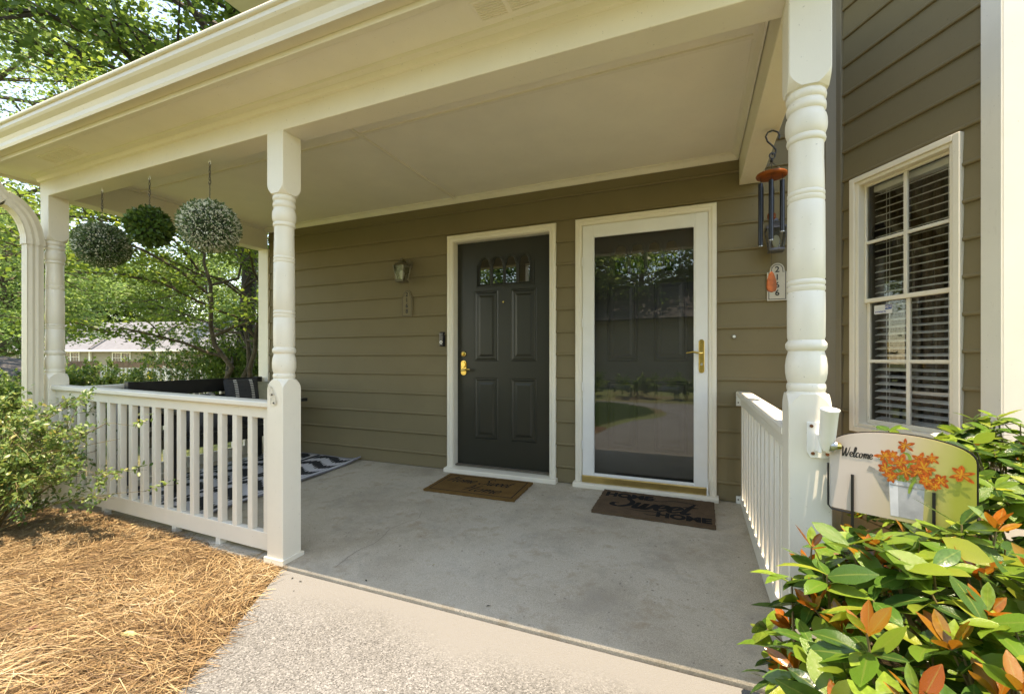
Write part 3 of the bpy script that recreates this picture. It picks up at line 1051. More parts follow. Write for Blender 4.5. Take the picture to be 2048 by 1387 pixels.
c2 = casing(D2, .03)
jamb(D2, c2)
sill(D2, c2)
door2, b0, b1 = make_door(D2, DOOR2, 'inner_door')
door2['label'] = 'charcoal panelled door behind the storm door glass'
# storm door, hung in the casing
s0, s1 = D2[0] + .062, D2[1] - .060
zs0, zs1 = .055, 2.128
mb = MB()
rect_frame(mb, back, s0, s1, zs0, zs1, .088, .0, .030, .05, .092)
storm = mb.build('storm_door', STORM, house, bevel=.004)
storm['label'] = 'white framed full glass storm door with brass lever'
mb = MB()
rect_frame(mb, back, s0 + .086, s1 - .086, zs0 + .046, zs1 - .090, .010, .008, .026)
mb.build('glazing_bead', STORM, storm, bevel=.002)
mb = MB()
mb.add([back(s0 + .094, .015, zs0 + .054), back(s1 - .094, .015, zs0 + .054), back(s1 - .094, .015, zs1 - .098), back(s0 + .094, .015, zs1 - .098)], [(0, 1, 2, 3)])
mb.build('pane', GLASS, storm)
mb = MB()
mb.prism([(.03, .012), (.038, .014), (.040, .082), (.034, .090), (.030, .090)], lambda b, z: back(s0 - .002, b, z), lambda b, z: back(s1 - .006, b, z))
mb.build('kick_plate', BRASS2, storm)
mb = MB()
mb.box(0, 0, 0, 0, 0, 0)
hxs = s1 - .042
mb = MB()
mb.prism(rounded(hxs, 1.06, .019, .125, .018), lambda a, z: back(a, .030, z), lambda a, z: back(a, .037, z))
sp = mb.build('handle_plate', BRASS, storm, bevel=.002)
MB().tube([back(hxs, .037, 1.085), back(hxs, .075, 1.085), back(hxs - .015, .082, 1.083), back(hxs - .06, .078, 1.092), back(hxs - .105, .076, 1.083)], [.009, .009, .009, .0075, .005], 10).build('lever', BRASS, sp, smooth=True)
MB().tube([back(hxs, .037, 1.0), back(hxs, .041, 1.0)], .009, 12).build('key_cylinder', SILVER, sp, smooth=True)
for z in (.30, .78, 1.30, 1.80):
    MB().obox(back, s0 - .006, s0 + .006, .030, .036, z, z + .07).build('hinge', STORM, storm, bevel=.002)
MB().obox(back, s1 - .008, s1 + .004, .034, .046, .02, .14).build('latch_end', STORM, storm, bevel=.002)

# ------------------------------------------------------------------ porch roof
BZ = 2.29
CZ = 2.527
XL, XR = -4.87, 0.50
XB = 0.436          # outer face of the right side, behind the eave
proof = thing('porch_roof', 'cream painted porch roof with flat ceiling, beams and eave gutter', 'porch roof', (-2.1, 2.6, CZ))
GX = -2.05
for x0, x1 in ((-4.55, GX), (GX, .295)):
    for y0, y1 in ((1.86, 2.28), (2.28, FY)):
        MB().box(x0 + .001, x1 - .001, y0 + .001, y1 - .001, CZ, CZ + .012).build('ceiling_panel', CEIL, proof)
for a in ((-4.55, GX - .012, 2.30, 2.324), (GX + .012, .295, 2.268, 2.292)):
    MB().box(a[0], a[1], a[2], a[3], CZ - .011, CZ + .002).build('ceiling_batten', CREAM, proof, bevel=.002)
MB().box(GX - .012, GX + .012, 1.86, FY, CZ - .013, CZ + .002).build('ceiling_batten', CREAM, proof, bevel=.002)
# mouldings round the ceiling
crown = [(0, 0), (.045, 0), (.045, -.008), (.030, -.014), (.016, -.032), (.010, -.044), (0, -.046)]
MB().prism(crown, lambda b, z: (-4.55, FY - .012 - b, CZ + z), lambda b, z: (.29, FY - .012 - b, CZ + z)).build('crown_moulding', CREAM, proof)
MB().prism(crown, lambda b, z: (.290 - b, 1.862, CZ + z), lambda b, z: (.290 - b, FY - .03, CZ + z)).build('crown_moulding', CREAM, proof)
MB().prism([(0, 0), (.02, 0), (.02, -.02), (0, -.02)], lambda b, z: (-4.549 + b, 1.862, CZ + z), lambda b, z: (-4.549 + b, FY - .03, CZ + z)).build('crown_moulding', CREAM, proof)
# beams
MB().box(-4.695, .432, 1.72, 1.86, BZ, 2.60).build('front_beam', CREAM, proof, bevel=.004)
MB().box(-4.690, -4.552, 1.862, FY, BZ + .003, 2.60).build('side_beam', CREAM, proof, bevel=.004)
MB().box(.294, .428, 1.862, FY - .02, BZ + .003, 2.60).build('side_beam', CREAM, proof, bevel=.004)
MB().prism([(0, 0), (.05, 0), (.046, -.012), (.022, -.02), (.014, -.045), (0, -.05)], lambda b, z: (-4.70, 1.72 - b, 2.452 + z), lambda b, z: (XR - .02, 1.72 - b, 2.452 + z)).build('crown_moulding', CREAM, proof)
# soffit with vents
SZ = 2.452
MB().box(XL, XR, 1.485, 1.722, SZ, SZ + .012).build('soffit', CEIL, proof)
MB().box(XL, -4.692, 1.724, FY + .1, SZ, SZ + .012).build('soffit', CEIL, proof)
for cx in (-4.05, -.62):
    vent = MB()
    vent.box(cx - .21, cx + .21, 1.535, 1.645, SZ - .004, SZ + .001)
    vent = vent.build('soffit_vent', CEIL, proof, bevel=.002)
    for q in range(3):
        mb = MB()
        for r in range(8):
            y = 1.548 + r * .0115
            x0 = cx - .195 + q * .135
            mb.box(x0, x0 + .115, y, y + .005, SZ - .0075, SZ - .0035)
        mb.build('louvre', CREAM, vent)
MB().box(XL, XR, 1.452, 1.484, SZ - .022, 2.60).build('fascia', CREAM, proof, bevel=.003)
MB().box(XL - .02, XL - .001, 1.452, FY + .1, SZ - .022, 2.62).build('rake_board', CREAM, proof, bevel=.003)
MB().box(XR + .001, XR + .012, 1.452, 1.74, SZ - .022, 2.60).build('rake_board', CREAM, proof, bevel=.003)
MB().box(.430, XB, 1.745, FY - .03, BZ + .05, 2.62).build('rake_board', CREAM, proof, bevel=.002)
# K-style gutter
gp = [(0, 2.590), (0, 2.455), (.052, 2.455), (.058, 2.470), (.060, 2.492), (.070, 2.515), (.090, 2.535), (.098, 2.548), (.098, 2.570), (.104, 2.572), (.109, 2.577), (.111, 2.584), (.109, 2.591), (.104, 2.596), (.097, 2.597), (.092, 2.594), (.092, 2.556), (.084, 2.54), (.064, 2.52), (.054, 2.494), (.050, 2.462), (.004, 2.460), (.004, 2.590)]
mb = MB().prism(gp, lambda b, z: (XL - .005, 1.451 - b, z), lambda b, z: (XR + .012, 1.451 - b, z))
gut = mb.build('gutter', GUTTER, proof)
for x in (XL - .007, XR + .0135):
    MB().prism(gp[:16], lambda b, z: (x - .0015, 1.451 - b, z), lambda b, z: (x + .0015, 1.451 - b, z)).build('end_cap', GUTTER, gut)
for q in range(8):
    x = XL + .3 + q * .68
    MB().tube([(x, 1.452, 2.575), (x, 1.352, 2.573), (x, 1.350, 2.573)], [.004, .004, .007], 6).build('hanger', GUTTER, gut)
# downspout with two curved elbows
def dspath(path, w, d, mbq, ribs=6):
    path = [Vector(p) for p in path]
    # corrugated rounded-rectangle outline
    out = []
    nx, ny = 3, 3
    for (ax, ay, bx, by) in ((-1, -1, 1, -1), (1, -1, 1, 1), (1, 1, -1, 1), (-1, 1, -1, -1)):
        for k in range(12):
            t = k / 12
            x, y = (ax * (1 - t) + bx * t) * w / 2, (ay * (1 - t) + by * t) * d / 2
            c = .0018 * math.cos(2 * math.pi * t * 3)
            l = math.hypot(x / w, y / d) / .5
            x, y = x * (.94 if l > 1.25 else 1), y * (.94 if l > 1.25 else 1)
            if ay == by:
                y += c * (1 if ay > 0 else -1)
            else:
                x += c * (1 if ax > 0 else -1)
            out.append((x, y))
    n = len(out)
    V, F = [], []
    for i, p in enumerate(path):
        t = (path[min(i + 1, len(path) - 1)] - path[max(i - 1, 0)]).normalized()
        ux = Vector((1, 0, 0))
        uy = t.cross(ux).normalized()
        pinch = 1 + (.02 if i % 2 else 0) * (1 if 0 < i < len(path) - 1 and len(path) > 4 else 0)
        for x, y in out:
            V.append(p + ux * x * pinch + uy * y * pinch)
    for i in range(len(path) - 1):
        for k in range(n):
            F.append((i * n + k, i * n + (k + 1) % n, (i + 1) * n + (k + 1) % n, (i + 1) * n + k))
    mbq.add(V, F)
DX = -4.615
DYS = 1.652
mb = MB()
dspath([(DX, DYS, -.02), (DX, DYS, 1.0), (DX, DYS, 1.93)], .078, .098, mb)
dsp = mb.build('downspout', GUTTER, proof)
mb = MB()
pth = []
for k in range(13):
    t = R(90 * k / 12)
    pth.append((DX, DYS - .17 * (1 - math.cos(t)), 1.90 + .30 * math.sin(t)))
pth2 = [(DX, DYS - .17 + .0 - .02, 2.215)] + [(DX, 1.40 + .06 * math.cos(R(90 * k / 6)) , 2.26 + .2 * math.sin(R(90 * k / 6)) ) for k in range(1, 7)]
dspath(pth[:12], .086, .106, mb)
mb.build('elbow', GUTTER, dsp)
mb = MB()
dspath([(DX, DYS - .150, 2.185), (DX, DYS - .19, 2.225), (DX, 1.428, 2.29), (DX, 1.412, 2.36), (DX, 1.408, 2.47)], .080, .098, mb)
mb.build('elbow', GUTTER, dsp)
mb = MB()
dspath([(DX, DYS, 1.895), (DX, DYS, 1.94)], .092, .112, mb)
mb.build('collar', GUTTER, dsp)
mb = MB()
dspath([(DX, DYS, .0), (DX, DYS - .03, -.07), (DX, DYS - .12, -.11), (DX, DYS - .26, -.125)], .086, .1, mb)
mb.build('elbow', GUTTER, dsp)
# roof deck with shingles on top
mb = MB()
def deck_z(y):
    return 2.60 + .70 * (y - 1.40) / (FY - .02 - 1.40)
dk = [(XL - .03, 1.40), (XR + .01, 1.40), (XR + .01, 1.74), (XB + .004, 1.74), (XB + .004, FY - .02), (XL - .03, FY - .02)]
mb.prism(dk, lambda x, y: (x, y, deck_z(y)), lambda x, y: (x, y, deck_z(y) + .016))
mb.build('shingle_deck', ROOFG, proof)

# ------------------------------------------------------------------ porch posts
PW = .061
def post_profile():
    # (pixel y in the studied crop, radius) -> metres
    raw = [(84, 62), (92, 66), (104, 66), (108, 61), (114, 66), (126, 68), (138, 66), (143, 61), (150, 61), (156, 66), (166, 67), (178, 66), (184, 60), (192, 61), (200, 66), (215, 69.5), (235, 70.5), (255, 69), (270, 64), (275, 61), (280, 64), (290, 66), (299, 64), (303, 59),
           (360, 58.5), (430, 60), (480, 61), (485, 59), (490, 62.5), (500, 62.5), (505, 59), (509, 62.5), (520, 62.5), (526, 59), (531, 62), (600, 62.5), (700, 63), (818, 63), (823, 60), (828, 63.5), (840, 63.5), (845, 60), (849, 63.5), (862, 63.5), (868, 60), (872, 63),
           (960, 63.5), (1040, 63), (1052, 60), (1058, 64), (1066, 69), (1080, 69), (1090, 64), (1094, 60), (1104, 62), (1122, 67), (1150, 70), (1178, 69.5), (1200, 66), (1215, 61), (1220, 64), (1232, 66), (1243, 64), (1247, 62), (1254, 66), (1268, 68), (1276, 68)]
    out = []
    for y, r in raw:
        v = 360 + y / 3.15
        z = 1.045 + (716 - v) / 875 * 2.465
        out.append((r / 1140, z))
    return out[::-1]
PROF = post_profile()

def block(mb, x, y, z0, z1, w, tongue):
    """square block with rounded shoulders: tongue 'top', 'bottom'"""
    n = 6
    rings = []
    def ring(z, cut):
        # octagonal section: cut = corner chamfer
        c = cut
        return [(x - w + c, y - w, z), (x + w - c, y - w, z), (x + w, y - w + c, z), (x + w, y + w - c, z), (x + w - c, y + w, z), (x - w + c, y + w, z), (x - w, y + w - c, z), (x - w, y - w + c, z)]
    zs = []
    e = .003
    L = .055
    if tongue == 'top':
        zs = [(z0, e), (z1 - L, e)] + [(z1 - L + L * k / n, e + (w * .62 - e) * (k / n) ** 2.2) for k in range(1, n + 1)]
    else:
        zs = [(z0 + L - L * k / n, e + (w * .62 - e) * (k / n) ** 2.2) for k in range(n, 0, -1)] + [(z0 + L, e), (z1, e)]
    V, F = [], []
    for z, c in zs:
        V += ring(z, c)
    m = len(zs)
    for i in range(m - 1):
        for k in range(8):
            F.append((i * 8 + k, i * 8 + (k + 1) % 8, (i + 1) * 8 + (k + 1) % 8, (i + 1) * 8 + k))
    F.append(tuple(range(8))[::-1])
    F.append(tuple((m - 1) * 8 + k for k in range(8)))
    mb.add(V, F)

PX = (-4.622, -2.135, 0.352)
PY = 1.779
def make_post(x, label, mat):
    zf = floor_z(PY)
    t = thing('porch_post', label, 'post', (x, PY, zf), 'turned porch posts')
    mb = MB()
    mb.lathe(PROF, (x, PY, 0), 32)
    mb.build('turned_shaft', mat, t, smooth=True)
    mb = MB()
    block(mb, x, PY, zf + .018, .925, PW, 'top')
    mb.build('lower_block', mat, t)
    mb = MB()
    block(mb, x, PY, 1.955, BZ, PW, 'bottom')
    mb.build('upper_block', mat, t)
    w = PW + .012
    MB().box(x - w, x + w, PY - w, PY + w, zf - .010, zf + .024).build('base_plate', mat, t, bevel=.003)
    return t
make_post(PX[0], 'cream turned porch post at the far left corner beside the downspout', CREAM)
mainp = make_post(PX[1], 'cream turned porch post standing free at the end of the front railing', CREAM)
make_post(PX[2], 'white turned porch post carrying the flag bracket near the bay window', WHITE)
# torn scrap of an old bracket on the middle post
mb = MB()
mb.prism([(-.050, .905), (-.046, .870), (-.030, .820), (-.034, .790), (.000, .786), (.016, .800), (.006, .838), (-.012, .862), (-.018, .885), (-.036, .893)],
         lambda a, z: (PX[1] + a, PY - PW - .001, z), lambda a, z: (PX[1] + a + .004, PY - PW - .006 - .01 * (z - .8), z))
o = mb.build('old_bracket', plain('chipped_plaster', (.66, .60, .48), .7, var=.3, scale=60, bmp=.8, bscale=150), None)
tag(o, 'chipped cream scrap of an old bracket on the middle porch post', 'bracket')
sc = MB()
for a, z in ((.0, .80), (-.012, .845)):
    sc.ball((PX[1] + a, PY - PW - .008, z), (.005, .005), 8, 5)
sc.build('screw', IRON, o, smooth=True)

# ------------------------------------------------------------------ railings
def railing(p0, p1, label, z0, z1, nb, mat, blocks=(), skip=()):
    """p0,p1: (x,y) ends; z0,z1: top-rail height at both ends"""
    A, B = Vector((*p0, 0)), Vector((*p1, 0))
    d = (B - A)
    L = d.length
    d.normalize()
    nrm = Vector((-d.y, d.x, 0))
    t = thing('porch_railing', label, 'railing', tuple((A + B) / 2 + Vector((0, 0, (z0 + z1) / 2 - .85))), 'white porch railings')
    def at(s, b, z):
        q = A + d * (s * L) + nrm * b
        return (q.x, q.y, z + z0 + (z1 - z0) * s)
    cap = [(-.046, -.006), (-.040, 0), (.040, 0), (.046, -.006), (.046, -.028), (.040, -.036), (-.040, -.036), (-.046, -.028)]
    MB().prism(cap, lambda b, z: at(0, b, z), lambda b, z: at(1, b, z)).build('top_rail', mat, t, bevel=.002)
    sub = [(-.020, -.037), (.020, -.037), (.020, -.098), (-.020, -.098)]
    MB().prism(sub, lambda b, z: at(0, b, z), lambda b, z: at(1, b, z)).build('sub_rail', mat, t, bevel=.003)
    bot = [(-.020, -.748), (.020, -.748), (.020, -.850), (-.020, -.850)]
    MB().prism(bot, lambda b, z: at(0, b, z), lambda b, z: at(1, b, z)).build('bottom_rail', mat, t, bevel=.003)
    for i in range(nb):
        s = (i + .5) / nb
        h = .0195 / L
        mb = MB()
        V = [at(s + ds * h, b, z) for z in (-.749, -.097) for ds, b in ((-1, -.0185), (1, -.0185), (1, .0185), (-1, .0185))]
        mb.add(V, [(3, 2, 1, 0), (4, 5, 6, 7), (0, 1, 5, 4), (1, 2, 6, 5), (2, 3, 7, 6), (3, 0, 4, 7)])
        mb.build('baluster', mat, t, bevel=.0025, seg=1)
    for s in blocks:
        h = .02 / L
        V = [at(s + ds * h, b, z) for z in (-.97, -.85) for ds, b in ((-1, -.02), (1, -.02), (1, .02), (-1, .02))]
        zf = floor_z((A + d * (s * L)).y) - .002
        V = [(v[0], v[1], zf if i < 4 else v[2]) for i, v in enumerate(V)]
        MB().add(V, [(3, 2, 1, 0), (4, 5, 6, 7), (0, 1, 5, 4), (1, 2, 6, 5), (2, 3, 7, 6), (3, 0, 4, 7)]).build('support_block', mat, t)
    return t, at
railing((PX[0] + PW - .005, PY - .002), (PX[1] - PW + .005, PY - .002), 'long white front railing between the corner post and the middle post', .838, .800, 18, WHITE, (.28, .62, .80))
railing((PX[0], PY + PW - .004), (PX[0], FY - .02), 'white side railing behind the black bench at the far left', .815, .83, 13, WHITE, (.5,))
rr, at = railing((PX[2] - .018, PY + PW - .004), (PX[2] - .030, FY - .021), 'short white railing running from the right post back to the wall', .800, .806, 13, WHITE, (.5,))
for z in (-.05, -.80):
    q = at(1, 0, z)
    b = MB().box(q[0] - .048, q[0] + .048, FY - .026, FY - .0205, q[2] - .055, q[2] + .045)
    b = b.build('wall_bracket', STORM, rr, bevel=.003)
    for dx in (-.034, .034):
        for dz in (-.03, .02):
            MB().tube([(q[0] + dx, FY - .026, q[2] + dz), (q[0] + dx, FY - .029, q[2] + dz)], .005, 8).build('screw', IRON, b)

# ------------------------------------------------------------------ wall lanterns
def lantern(x, label, metal, sc=1.0):
    zc = 1.865
    t = thing('wall_lantern', label, 'lantern', (x, FY - .02, zc + .08), 'wall lanterns beside the doors')
    MB().tube([back(x, .016, zc + .085), back(x, .026, zc + .085), back(x, .038, zc + .085)], [.052, .050, .020], 24).build('back_plate', metal, t, smooth=True)
    bx = .118
    MB().tube([back(x, .03, zc + .075), back(x, .06, zc + .105), back(x, .09, zc + .122), back(x, bx, zc + .118)], .008, 8).build('arm', metal, t, smooth=True)
    # lid and finial, four-sided
    lid = MB()
    def sqr(h, z):
        return [back(x - h, bx - h, z), back(x + h, bx - h, z), back(x + h, bx + h, z), back(x - h, bx + h, z)]
    rings = [sqr(.064, zc + .058), sqr(.060, zc + .066), sqr(.030, zc + .092), sqr(.024, zc + .098), sqr(.028, zc + .104), sqr(.012, zc + .118), sqr(.010, zc + .132), sqr(.003, zc + .138)]
    V = [p for r in rings for p in r]
    F = [(i * 4 + k, i * 4 + (k + 1) % 4, i * 4 + 4 + (k + 1) % 4, i * 4 + 4 + k) for i in range(len(rings) - 1) for k in range(4)] + [(3, 2, 1, 0), tuple(len(V) - 4 + k for k in range(4))]
    lid.add(V, F).build('lid', metal, t)
    rt, rb, z1, z0 = .058, .038, zc + .058, zc - .078
    T, B = sqr(rt, z1), sqr(rb, z0)
    for k in range(4):
        MB().tube([T[k], B[k]], .0048, 6).build('frame_bar', metal, t)
        j = (k + 1) % 4
        MB().add([T[k], T[j], B[j], B[k]], [(0, 1, 2, 3)]).build('pane', LGLASS, t)
    rings = [sqr(.043, z0 - .016), sqr(.046, z0 - .010), sqr(.046, z0 - .004), sqr(.041, z0 + .004)]
    V = [p for r in rings for p in r]
    F = [(i * 4 + k, i * 4 + (k + 1) % 4, i * 4 + 4 + (k + 1) % 4, i * 4 + 4 + k) for i in range(3) for k in range(4)] + [(3, 2, 1, 0), (12, 13, 14, 15)]
    MB().add(V, F).build('base', metal, t)
    c = back(x, bx, 0)
    MB().lathe([(.012, z0 + .004), (.013, z0 + .02), (.016, z0 + .025), (.022, z0 + .045), (.024, z0 + .065), (.018, z0 + .085), (.010, z0 + .095), (.002, z0 + .098)], (c[0], c[1], 0), 16).build('bulb', BULB, t, smooth=True)
    return t
lantern(-2.585, 'small old bronze wall lantern above the plaque reading 2168', BRONZE)
lantern(.510, 'dark pewter wall lantern with white bulb behind the wind chime', PEWTER)

# ------------------------------------------------------------------ number plaques
def plaque(x, digits, label, face, rim):
    z0, z1 = 1.448, 1.712
    t = thing('number_plaque', label, 'plaque', (x, FY - .02, z0), 'house number plaques')
    def outline(e):
        h = .062 - e
        zs = z1 - .062
        pts = [(x - h, z0 + e), (x + h, z0 + e), (x + h, zs - e * .3), (x + .046 - e, zs - e * .3)]
        for k in range(1, 12):
            a = math.pi * k / 12
            pts.append((x + (.046 - e) * math.cos(a), zs + .010 + (.052 - e) * math.sin(a)))
        pts += [(x - .046 + e, zs - e * .3), (x - h, zs - e * .3)]
        return pts
    g = outline(0)
    MB().prism(g[::-1], lambda a, z: back(a, .014, z), lambda a, z: back(a, .026, z)).build('plate', rim, t, bevel=.002)
    for nm, e, b, m in (('border_line', .009, .0262, INK), ('face', .0135, .0266, face)):
        g = outline(e)
        MB().add([back(a, b, z) for a, z in g], [tuple(range(len(g)))]).build(nm, m, t)
    for i, ch in enumerate(digits):
        put_text('digit', ch, .056, INK, frame_matrix(back(x, .0275, z1 - .047 - .0545 * i), (1, 0, 0), (0, 0, 1)), t, .0012)
plaque(-2.595, '2168', 'taupe number plaque reading 2168 on the wall left of the dark door', SIGNT, SIGNT)
plaque(.531, '2166', 'pale number plaque ending in 6 behind the hanging chime sail', SIGNW, SIGNW)

# ------------------------------------------------------------------ door bell items
t = thing('video_doorbell', 'slim black video doorbell on the siding beside the dark door', 'doorbell', back(-2.196, .02, 1.16))
MB().obox(back, -2.222, -2.172, .006, .022, 1.156, 1.292).build('mount', RUBBER, t, bevel=.003)
MB().obox(back, -2.220, -2.176, .022, .040, 1.160, 1.288).build('body', RUBBER, t, bevel=.006)
MB().tube([back(-2.198, .040, 1.195), back(-2.198, .0425, 1.195)], .014, 20).build('button_ring', SILVER, t, smooth=True)
MB().tube([back(-2.198, .0425, 1.195), back(-2.198, .0440, 1.195)], .010, 20).build('button', RUBBER, t, smooth=True)
MB().tube([back(-2.198, .040, 1.262), back(-2.198, .0425, 1.262)], .009, 20).build('lens', RUBBER, t, smooth=True)
t = thing('doorbell_button', 'tiny round white bell button on the siding right of the storm door', 'doorbell', back(.262, .012, 1.2))
MB().tube([back(.262, .006, 1.202), back(.262, .017, 1.202)], .016, 18).build('plate', BRONZE, t, smooth=True)
MB().tube([back(.262, .017, 1.202), back(.262, .022, 1.202), back(.262, .024, 1.202)], [.010, .010, .006], 16).build('button', BULB, t, smooth=True)

# ------------------------------------------------------------------ door mats
def mat_thing(name, label, x0, x1, y0, y1, m, rot):
    cx, cy = (x0 + x1) / 2, (y0 + y1) / 2
    t = thing(name, label, 'doormat', (cx, cy, floor_z(cy)))
    c, s = math.cos(rot), math.sin(rot)
    def P(u, v, h):
        x, y = cx + c * u - s * v, cy + s * u + c * v
        return (x, y, floor_z(y) + h)
    W, H = (x1 - x0) / 2, (y1 - y0) / 2
    n = 40
    edge = []
    for (ax, ay, bx, by) in ((-1, -1, 1, -1), (1, -1, 1, 1), (1, 1, -1, 1), (-1, 1, -1, -1)):
        for k in range(n):
            q = k / n
            j = random.uniform(-.0035, .0035)
            edge.append(((ax * (1 - q) + bx * q) * W + j, (ay * (1 - q) + by * q) * H + random.uniform(-.0035, .0035)))
    mb = MB().prism(edge, lambda u, v: P(u, v, .0005), lambda u, v: P(u, v, .0165))
    mb.build('pile', m, t)
    o = P(0, 0, .0172)
    ux, vy = Vector(P(1, 0, 0)) - Vector(P(0, 0, 0)), Vector(P(0, 1, 0)) - Vector(P(0, 0, 0))
    return t, frame_matrix(o, ux, vy), W, H
t, M, W, H = mat_thing('doormat', 'golden brown doormat with handwritten Home Sweet Home before the dark door', -2.030, -1.245, 2.995, 3.432, COIR1, .02)
mb = MB()
e = .035
for a, b in (((-W + e, -H + e), (W - e, -H + e)), ((W - e, -H + e), (W - e, H - e)), ((W - e, H - e), (-W + e, H - e)), ((-W + e, H - e), (-W + e, -H + e))):
    d = Vector((b[0] - a[0], b[1] - a[1], 0)).normalized()
    nn = Vector((-d.y, d.x, 0)) * .004
    mb.add([M @ Vector((a[0] - d.x * .004 - nn.x, a[1] - d.y * .004 - nn.y, 0)), M @ Vector((b[0] + d.x * .004 - nn.x, b[1] + d.y * .004 - nn.y, 0)), M @ Vector((b[0] + d.x * .004 + nn.x, b[1] + d.y * .004 + nn.y, 0)), M @ Vector((a[0] - d.x * .004 + nn.x, a[1] - d.y * .004 + nn.y, 0))], [(0, 1, 2, 3)])
mb.build('border_line', COIRINK, t)
mb = MB()
wd = script_width('Home Sweet', .075, 1.02)
script(mb, 'Home Sweet', .072, .010, M, -wd / 2 - .02, .02, .3, 1.0)
script(mb, 'Home', .072, .010, M, -.10, -.145, .3, 1.25)
mb.build('lettering', COIRINK, t)
t, M, W, H = mat_thing('doormat', 'dark brown doormat with large black HOME Sweet HOME before the storm door', -.662, .122, 3.008, 3.468, COIR2, -.015)
put_text('lettering', 'HOME', .115, COIRINK, M @ Matrix.Translation((-.19, .130, .0008)), t, .006, .0004, 1.05)
put_text('lettering', 'HOME', .115, COIRINK, M @ Matrix.Translation((.20, -.150, .0008)), t, .006, .0004, 1.05)
mb = MB()
wd = script_width('Sweet', .125, 1.15)
script(mb, 'Sweet', .118, .030, M, -wd / 2 - .02, -.085, .3, 1.18)
ribbon(mb, [(.0, .155), (-.02, .12), (.03, .10), (.13, .14), (.24, .13), (.29, .11)], .012, M)
ribbon(mb, [(-.19, -.11), (-.08, -.125), (.0, -.11), (.06, -.14), (.0, -.175), (-.05, -.16)], .012, M)
mb.build('lettering', COIRINK, t)

# ------------------------------------------------------------------ area rug (black and white, serrated bands)
def rug_mat():
    m, nt, b, out = new_mat('black_white_woven_rug')
    tc = nt.nodes.new('ShaderNodeTexCoord')
    sp = nt.nodes.new('ShaderNodeSeparateXYZ')
    nt.links.new(tc.outputs['Object'], sp.inputs[0])
    def mth(op, a, b_=None, c_=None):
        nd = nt.nodes.new('ShaderNodeMath')
        nd.operation = op
        for i, v in enumerate((a, b_, c_)):
            if v is None:
                continue
            if hasattr(v, 'is_output'):
                nt.links.new(v, nd.inputs[i])
            else:
                nd.inputs[i].default_value = v
        return nd.outputs[0]
    x, y = sp.outputs[0], sp.outputs[1]
    # serrated blocks that run along y, stacked along x
    saw = mth('ABSOLUTE', mth('SUBTRACT', mth('FRACT', mth('MULTIPLY', x, 22)), .5))
    big = mth('ABSOLUTE', mth('SUBTRACT', mth('FRACT', mth('MULTIPLY', x, 2.4)), .5))
    yy = mth('ADD', mth('MULTIPLY', y, 4.6), mth('ADD', mth('MULTIPLY', saw, .32), mth('MULTIPLY', mth('SNAP', big, .125), 1.2)))
    band = mth('GREATER_THAN', mth('FRACT', yy), .5)
    inner = mth('GREATER_THAN', mth('FRACT', mth('MULTIPLY', x, 1.9)), .84)
    line = mth('GREATER_THAN', mth('FRACT', mth('MULTIPLY', mth('ADD', x, mth('MULTIPLY', saw, .02)), 11)), .5)
    sel = nt.nodes.new('ShaderNodeMix')
    nt.links.new(inner, sel.inputs[0])
    nt.links.new(band, sel.inputs[2])
    nt.links.new(line, sel.inputs[3])
    c = mixc(nt, sel.outputs[0], (.016, .016, .018), (.60, .60, .62))
    n = noise(nt, 350, 2)
    r = ramp(nt, [(.3, (.75, .75, .75)), (.7, (1.1, 1.1, 1.1))])
    nt.links.new(n.outputs[0], r.inputs[0])
    nt.links.new(mixc(nt, 1, c, r.outputs[0], 'MULTIPLY'), b.inputs['Base Color'])
    b.inputs['Roughness'].default_value = .9
    bump(nt, b, n.outputs[0], .5, .002)
    return m
RUG = rug_mat()
NX, NY = 26, 34
gx, gy = np.linspace(-4.40, -3.165, NX), np.linspace(1.95, 3.535, NY)
V, F = [], []
for i, x in enumerate(gx):
    for j, y in enumerate(gy):
        e = max(0, (x + 3.32) / .155)
        z = floor_z(y) + .006 + .010 * e ** 2 * (.5 + .5 * math.sin(y * 9 + .6)) + .020 * e ** 2 * max(0, (y - 3.2) / .33) ** 2 + .004 * math.sin(x * 7) * math.sin(y * 5)
        V.append((x + .006 * math.sin(y * 11), y, z + .004))
for i in range(NX - 1):
    for j in range(NY - 1):
        a = i * NY + j
        F.append((a, a + NY, a + NY + 1, a + 1))
rt = thing('area_rug', 'black and white serrated pattern rug under the bench', 'rug', (-3.8, 2.8, floor_z(2.8)))
ro = MB().add(V, F).build('woven_field', RUG, rt, smooth=True)
m = ro.modifiers.new('solid', 'SOLIDIFY')
m.thickness = .005
hem = MB()
hem.tube([V[(NX - 1) * NY + j] for j in range(NY)], .006, 6)
hem.tube([V[i * NY + NY - 1] for i in range(NX)], .006, 6)
hem.build('hem', plain('grey_hem', (.22, .22, .24), .9), rt, smooth=True)

# ------------------------------------------------------------------ bench and cushions
bx0, bx1, by0, by1 = -4.44, -3.81, 2.14, 3.37
bench = thing('bench', 'black slatted wooden porch bench against the left side railing', 'bench', ((bx0 + bx1) / 2, (by0 + by1) / 2, floor_z(2.75)))
zf = floor_z(2.75) + .012
for y in (by0, by1 - .06):
    MB().box(bx0, bx0 + .06, y, y + .06, zf, .845).build('leg', BENCHM, bench, bevel=.004)
    MB().box(bx1 - .06, bx1, y, y + .06, zf, .60).build('leg', BENCHM, bench, bevel=.004)
    MB().box(bx0 + .062, bx1 + .09, y - .006, y + .072, .602, .634).build('armrest', BENCHM, bench, bevel=.005)
    MB().box(bx0 + .062, bx1 - .062, y + .012, y + .048, .315, .385).build('side_rail', BENCHM, bench, bevel=.003)
for z0, z1 in ((.712, .842), (.575, .685), (.44, .55)):
    mb = MB().box(bx0 + .012, bx0 + .034, by0 + .0605, by1 - .0605, z0, z1)
    mb.build('back_slat', BENCHM, bench, bevel=.004)
